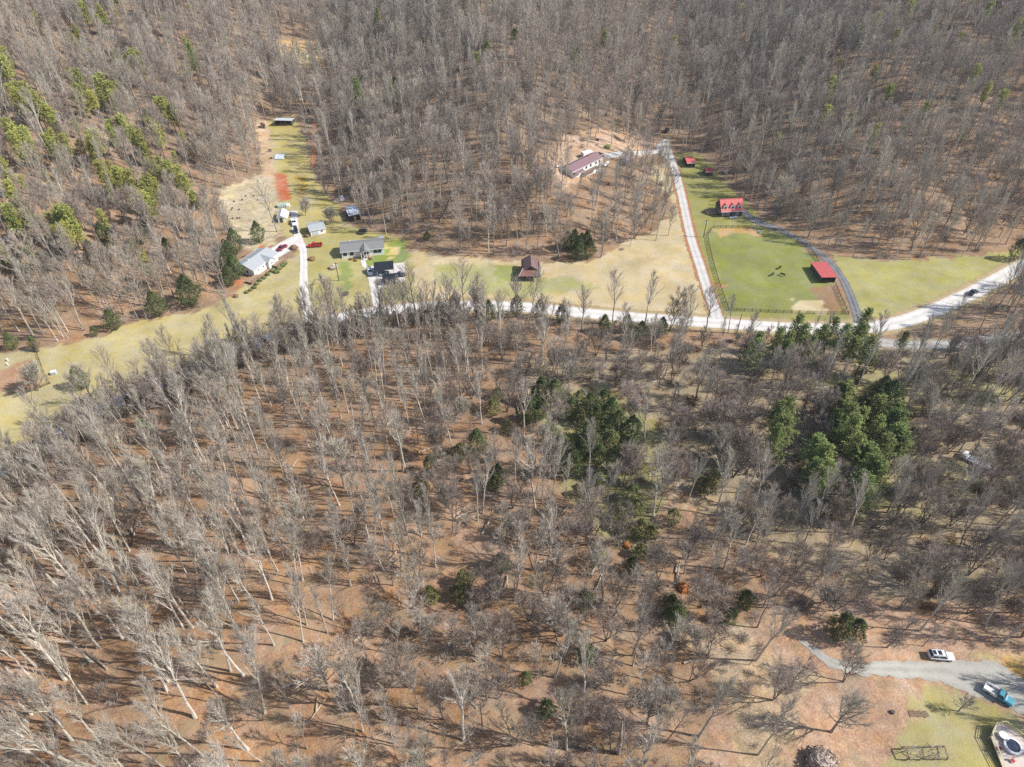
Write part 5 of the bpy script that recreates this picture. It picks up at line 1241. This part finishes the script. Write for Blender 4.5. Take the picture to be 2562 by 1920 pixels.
def where_(px, py):
    k = min(range(len(LAND)), key=lambda i: (LAND[i][0][0]-px)**2+(LAND[i][0][1]-py)**2); (lx, ly), nm = LAND[k]; dx, dy = px-lx, py-ly
    d = math.hypot(dx, dy); rel = ('right of' if dx > 0 else 'left of') if abs(dx) > abs(dy) else ('below' if dy > 0 else 'above')
    return ('close ' if d < 70 else ('well ' if d > 170 else ''))+rel+' '+nm
# ------------------------------------------------------------------ the wood: near trees as individuals, the rest as one mass
CLEAR = [ZD[n] for n in ('field_left','yard','field_right','strip_right','paddock','gully_strip','gully_tan','hill_tan','clearing_orange','lawn_low','lawn_low2')]
dry_clear = np.array(GP([(1020,618),(1150,640),(1300,650),(1480,650),(1600,625),(1690,575),(1720,600),(1790,800),(1600,800),(1400,780),(1250,770),(1050,790)]))
apron_clear = np.array(GP([(640,640),(720,570),(760,560),(770,680),(640,760),(560,760),(590,690)]))
leaf_clear = np.array(GP([(2010,1655),(2100,1700),(2300,1690),(2600,1700),(2700,2100),(1830,2100),(1960,1880),(1985,1790)]))
yardlow_clear = np.array(GP([(2200,1640),(2450,1640),(2600,1620),(2700,1800),(2300,1720),(2180,1700)]))
housec_clear = np.array(GP([(1400,400),(1440,380),(1560,378),(1570,420),(1500,440),(1440,465),(1395,440)]))
CLEAR += [np.array(GP([(560,868),(700,815),(900,768),(1060,752),(1400,762),(1800,792),(1800,700),(1050,690),(700,700)])), dry_clear, apron_clear, leaf_clear, yardlow_clear, housec_clear]
sparse = [np.array(GP([(1400,460),(1560,420),(1680,440),(1700,600),(1500,650),(1330,640)])), np.array(GP([(1790,1560),(2010,1600),(2100,1700),(2000,2000),(1750,2100),(1650,1750)])), np.array(GP([(1500,900),(1850,860),(1900,1000),(1750,1120),(1500,1080)])), np.array(GP([(2150,870),(2600,870),(2600,950),(2150,930)])), np.array(GP([(1450,320),(1640,330),(1640,390),(1400,400)]))]
low_zone = np.array(GP([(1120,880),(1300,840),(2700,830),(2700,2300),(1150,2300),(1010,1700),(1050,1200)]))
tall_zone = np.array(GP([(-400,1200),(0,1210),(300,1080),(600,960),(900,860),(1120,860),(1060,1200),(1010,1700),(1150,2300),(-1200,2400)]))
pts = []
S_ = 4.15
for yy in np.arange(22, 640, S_):
    for xx in np.arange(-420, 480, S_):
        pts.append((xx+random.uniform(-.5,.5)*S_*1.25, yy+random.uniform(-.5,.5)*S_*1.25))
pts = np.array(pts); X, Y = pts[:, 0], pts[:, 1]; Z = terrain(X, Y)
for o, px_, py_ in dead: o['label'] = 'pale fallen log '+where_(px_, py_); o['group'] = 'fallen logs '+where_(px_, py_)
for ro_, p_ in REL:
    kd = {'pine_tree': 'pine', 'white_pine': 'pine', 'cedar_tree': 'cedar', 'evergreen_bush_tree': 'vine covered tree'}[ro_.name.split('.')[0]]
    cl_ = {'yellow': 'yellow green', 'green': 'green', 'small': 'small green', 'bright': 'bright green', 'dense': 'dense bright green', 'dark': 'dark', 'very': 'very dark', 'tall': 'tall dark', 'olive': 'olive green', 'isolated': 'isolated dark', 'evergreen': 'rounded evergreen'}[ro_['label'].split()[0]]
    if 'clump' in ro_['group'] : continue
    ro_['label'] = cl_+' '+kd+' '+where_(*p_)
PX, PY = proj(X, Y, Z)
keep = (PX > -420) & (PX < 2980) & (PY > -150) & (PY < 2420)
# the far side of the road in front of the near wood stays clear
road_band = np.zeros(len(X), bool)
for rd, hw in zip(ROADS, ROADW):
    for i in range(0, len(rd), 1): road_band |= (X-rd[i, 0])**2+(Y-rd[i, 1])**2 < (min(hw, 3.2)+1.2)**2
keep &= ~road_band
keep &= segdist(X, Y, np.array(GP(DRV))) > 6.5
keep &= ~((segdist(X, Y, np.array(GP(MAIN[-9:]))) < 8.5) & (PX > 2080))
for c in CLEAR: keep &= ~pip(X, Y, c)
for bx, by, br in BLOCK: keep &= (X-bx)**2+(Y-by)**2 > (br+1)**2
for q in PLACED: keep &= (X-q[0])**2+(Y-q[1])**2 > (q[2]*.95)**2
rnd = rng.uniform(0, 1, len(X))
inlow = pip(X, Y, low_zone); intall = pip(X, Y, tall_zone); insp = np.zeros(len(X), bool)
for s in sparse: insp |= pip(X, Y, s)
dens = np.where(intall, .80, np.where(inlow, .72, .66)); dens = np.where(insp, np.where(inlow, .38, .42), dens)
dens = dens*np.clip(1+.5*vnoise(X, Y, 30, 21), .35, 1.25)
rdist = segdist(X, Y, np.array(GP(MAIN))); dens = np.where((rdist < 22) & (PY > 790) & (PX < 1260), 1.0, dens)
keep &= rnd < dens
X, Y, Z, PX, PY, inlow, intall = [q[keep] for q in (X, Y, Z, PX, PY, inlow, intall)]
depth = Y*cp-(Z-CAM_H)*sp
# trees next to the road stay low so that the road shows
mroad = np.array(GP(MAIN)); droad = segdist(X, Y, mroad)
kinds = []; scs = []
for i in range(len(X)):
    u = random.random()
    if intall[i]:
        k = 'tall%d' % random.randint(0,3) if u < .58 else ('wood%d' % random.randint(0,4) if u < .78 else ('brown%d' % random.randint(0,2) if u < .87 else 'sapling')); s = random.uniform(.66, 1.1)
        if PX[i] > 650: s *= .82
    elif inlow[i]:
        k = 'brown%d' % random.randint(0,2) if u < .55 else ('wood%d' % random.randint(0,4) if u < .82 else ('sapling' if u < .94 else 'round')); s = random.uniform(.68, 1.0)
        if k.startswith('wood'): s *= .78
    else:
        k = 'wood%d' % random.randint(0,4) if u < .62 else ('tall%d' % random.randint(0,3) if u < .88 else 'brown%d' % random.randint(0,2)); s = random.uniform(.6, 1.08)
        if k.startswith('tall'): s *= .82
    if droad[i] < 26 and (intall[i] or inlow[i]) and PY[i] > 780:
        if PX[i] > 1230: s *= .45+.55*(droad[i]/26)
        else: s *= .80+.20*(droad[i]/26)
    kinds.append(k); scs.append(s)
kinds = np.array(kinds); scs = np.array(scs)
CAN = np.array([(-300,1260),(0,1118),(150,1035),(300,955),(450,885),(560,845),(640,800),(760,778),(900,772),(1020,762),(1130,752),(1230,765),(1400,775),(1600,792),(1800,812),(1900,815),(2300,800),(2500,715),(2700,600)])
for i in range(len(X)):
    lim = np.interp(PX[i], CAN[:, 0], CAN[:, 1])
    if PY[i] > lim+8 and (intall[i] or inlow[i]):
        lim += random.uniform(-14, 26)
        for _ in range(12):
            tx_, ty_ = proj(X[i], Y[i], Z[i]+K[kinds[i]].H*scs[i])
            if ty_ > lim or scs[i] < .3: break
            scs[i] *= .9
Hs = np.array([K[k].H for k in kinds])*scs
TX_, TY_ = proj(X, Y, Z+Hs); ang = np.hypot(TX_-PX, TY_-PY)
MX, MY = (PX+TX_)/2, (PY+TY_)/2
vis = (MX > 0) & (MX < 2562) & (MY > 0) & (MY < 1920)
order = np.argsort(-(ang*vis)); near = set(order[:292].tolist())
pool = {k: 0 for k in K}
for i in near:
    k = kinds[i]
    pale = k.startswith('tall')
    adj = {'t': 'tall pale', 'w': 'slim grey', 'b': 'low brown', 's': 'thin young', 'r': 'small round'}[k[0]]
    if scs[i] < .72 and k[0] in 'tw': adj = 'shorter '+adj.split()[1]
    wh = where_(MX[i], MY[i]); a_ = adj+' bare tree '+wh; g_ = 'bare trees '+wh
    wv_ = random.uniform(.8, 1.3); K[k].place((X[i], Y[i], Z[i]-.1), random.uniform(0, 6.28), (scs[i]*wv_, scs[i]*wv_, scs[i]), a_, 'bare tree', g_, (random.gauss(0,.065), random.gauss(0,.065)))
far = np.array([i for i in range(len(X)) if i not in near])
print('trees near', len(near), 'far', len(far))

mr_ = resample(GP(MAIN), 400); tn = np.gradient(mr_, axis=0); tn /= np.hypot(*tn.T)[:, None]
sm = []
for i in range(len(mr_)):
    for q in range(4):
        off = random.uniform(3.8, 12); xx, yy = mr_[i, 0]+tn[i, 1]*off+random.uniform(-1,1), mr_[i, 1]-tn[i, 0]*off+random.uniform(-1,1); zz = tz(xx, yy); pxx, pyy = proj(xx, yy, zz)
        dens_ = 1.0 if pxx < 1180 else (.35 if pxx < 1450 else .16)
        if -300 < pxx < 2250 and random.random() < dens_*.62: sm.append((xx, yy, zz, random.choice(['brown0','brown1','sapling','wood0','wood1','round']), random.uniform(.38,.62)*(1 if pxx < 1250 else .8)))
for i, q in enumerate(sm):
    sc_ = q[4]; lim = np.interp(proj(q[0], q[1], q[2])[0], CAN[:, 0], CAN[:, 1])+random.uniform(-6, 18)
    while sc_ > .16 and proj(q[0], q[1], q[2]+K[q[3]].H*sc_)[1] < lim: sc_ *= .9
    sm[i] = (*q[:4], sc_)
X = np.r_[X, [q[0] for q in sm]]; Y = np.r_[Y, [q[1] for q in sm]]; Z = np.r_[Z, [q[2] for q in sm]]; kinds = np.r_[kinds, [q[3] for q in sm]]; scs = np.r_[scs, [q[4] for q in sm]]
far = np.r_[far, np.arange(len(X)-len(sm), len(X))].astype(int)
def mass(name, pos, rot, scl, idx, protos):
    """one object: points that carry a copy of one of the tree kinds"""
    me = bpy.data.meshes.new(name); me.vertices.add(len(pos)); me.vertices.foreach_set('co', np.array(pos, np.float32).ravel())
    a = me.attributes.new('rot', 'FLOAT_VECTOR', 'POINT'); a.data.foreach_set('vector', np.array(rot, np.float32).ravel())
    wv = np.random.RandomState(4).uniform(.8, 1.3, len(pos)); a = me.attributes.new('scl', 'FLOAT_VECTOR', 'POINT'); a.data.foreach_set('vector', np.stack([scl*wv, scl*wv, scl], 1).astype(np.float32).ravel())
    a = me.attributes.new('idx', 'INT', 'POINT'); a.data.foreach_set('value', np.array(idx, np.int32))
    me.update(); o = bpy.data.objects.new(name, me); col.objects.link(o); tag(o, kind='stuff')
    ng = bpy.data.node_groups.new(name, 'GeometryNodeTree'); ng.interface.new_socket('Geometry', in_out='INPUT', socket_type='NodeSocketGeometry'); ng.interface.new_socket('Geometry', in_out='OUTPUT', socket_type='NodeSocketGeometry')
    n = ng.nodes; l = ng.links; gi = n.new('NodeGroupInput'); go = n.new('NodeGroupOutput')
    jn = n.new('GeometryNodeJoinGeometry')
    for objs in reversed(protos):
        j = n.new('GeometryNodeJoinGeometry')
        for ob in objs:
            oi = n.new('GeometryNodeObjectInfo'); oi.inputs['Object'].default_value = ob; oi.transform_space = 'ORIGINAL'; l.new(oi.outputs['Geometry'], j.inputs[0])
        gt = n.new('GeometryNodeGeometryToInstance'); l.new(j.outputs[0], gt.inputs[0]); l.new(gt.outputs[0], jn.inputs[0])
    ip = n.new('GeometryNodeInstanceOnPoints'); ip.inputs['Pick Instance'].default_value = True
    def attr(nm, t_):
        q = n.new('GeometryNodeInputNamedAttribute'); q.data_type = t_; q.inputs['Name'].default_value = nm; return q.outputs[0]
    e2r = n.new('FunctionNodeEulerToRotation'); l.new(attr('rot', 'FLOAT_VECTOR'), e2r.inputs[0])
    l.new(gi.outputs[0], ip.inputs['Points']); l.new(jn.outputs[0], ip.inputs['Instance']); l.new(attr('idx', 'INT'), ip.inputs['Instance Index']); l.new(e2r.outputs[0], ip.inputs['Rotation']); l.new(attr('scl', 'FLOAT_VECTOR'), ip.inputs['Scale'])
    l.new(ip.outputs[0], go.inputs[0])
    md = o.modifiers.new('scatter', 'NODES'); md.node_group = ng
    return o
names = [k for k in K if K[k].objs is not None and (k.startswith(('tall','wood','brown')) or k in ('sapling','round'))]
ki = {k: i for i, k in enumerate(names)}
fk = [kinds[i] if kinds[i] in ki else names[0] for i in far]
mass('far_forest', np.stack([X[far], Y[far], Z[far]-.1], 1), np.stack([rng.normal(0,.06,len(far)), rng.normal(0,.06,len(far)), rng.uniform(0,6.28,len(far))], 1), scs[far], [ki[k] for k in fk], [K[k].objs for k in names])
# undergrowth: brush clumps kept as one mass, its three first clumps standing in the thicket
BR = []
for i, (px_, m_) in enumerate((((1470,1330),'twig_brown'), ((1780,1010),'dry_leaf'), ((1560,1180),'twig_grey'))):
    a = G(*px_); o = brush(200+i, 1.5+.2*i, 1.5+.4*i, 60).build('brush_clump', m_); o.location = a; BR.append(o)
    tag(o, ('large purplish brush clump below the olive thicket', 'tan leafy brush clump on the dry slope left of the pines', 'grey tangled brush clump among the pale fallen logs')[i], 'brush')
bp_ = []; bi = []; bs = []
r2 = np.random.RandomState(5)
cand = np.stack([r2.uniform(-330, 420, 22000), r2.uniform(25, 560, 22000)], 1); cx_, cy_ = cand.T; cz_ = terrain(cx_, cy_)
low_ = pip(cx_, cy_, low_zone); tall_ = pip(cx_, cy_, tall_zone); ok = np.ones(len(cx_), bool)
for c in CLEAR: ok &= ~pip(cx_, cy_, c)
for rd, hw in zip(ROADS, ROADW):
    for i in range(len(rd)): ok &= (cx_-rd[i,0])**2+(cy_-rd[i,1])**2 > (hw+1.2)**2
for bx, by, br in BLOCK: ok &= (cx_-bx)**2+(cy_-by)**2 > br**2
tw_ = pip(cx_, cy_, ZD['tanwood'])
pr_ = np.where(tw_, 1, np.where(low_, .8, np.where(tall_, .28, .22)))
ok &= r2.uniform(0,1,len(cx_)) < pr_
ppx, ppy = proj(cx_, cy_, cz_); ok &= (ppx > -300) & (ppx < 2900) & (ppy > -100) & (ppy < 2300)
cx_, cy_, cz_, tw_ = cx_[ok], cy_[ok], cz_[ok], tw_[ok]
idx = np.where(tw_, r2.choice([0,1,1,2], len(cx_)), r2.choice([0,2,2], len(cx_)))
print('brush', len(cx_))
mass('undergrowth', np.stack([cx_, cy_, cz_-.05], 1), np.stack([0*cx_, 0*cx_, r2.uniform(0,6.28,len(cx_))], 1), r2.uniform(.35,1.15,len(cx_)), idx, [(b,) for b in BR])

# things that share a look and a place are told apart by their order from the left
bpy.context.view_layer.update()
dup_ = {}
for o in scene.objects:
    if o.parent is None and 'label' in o.keys() and 'group' in o.keys(): dup_.setdefault(o['label'], []).append(o)
ORD += ['thirteenth','fourteenth','fifteenth','sixteenth','seventeenth','eighteenth','nineteenth','twentieth']
for lb, os_ in dup_.items():
    if 1 < len(os_) <= 20:
        os_.sort(key=lambda o: float(proj(o.location.x, o.location.y, o.location.z+6)[0]))
        for i, o in enumerate(os_): o['label'] = lb+', '+ORD[i]+' from left'

# ------------------------------------------------------------------ thin spring haze over the whole valley
hz = MB().box((60, 500, 95), (3900, 3200, 230)).build('haze', 'glass'); tag(hz, kind='stuff')
hm = bpy.data.materials.new('haze_air'); hm.use_nodes = True; ht_ = hm.node_tree; ht_.nodes.remove(ht_.nodes['Principled BSDF'])
pv = ht_.nodes.new('ShaderNodeVolumePrincipled'); pv.inputs['Color'].default_value = (.82,.88,.96,1); pv.inputs['Density'].default_value = .00011; pv.inputs['Anisotropy'].default_value = .2
ht_.links.new(pv.outputs[0], ht_.nodes['Material Output'].inputs['Volume']); hz.data.materials.clear(); hz.data.materials.append(hm)
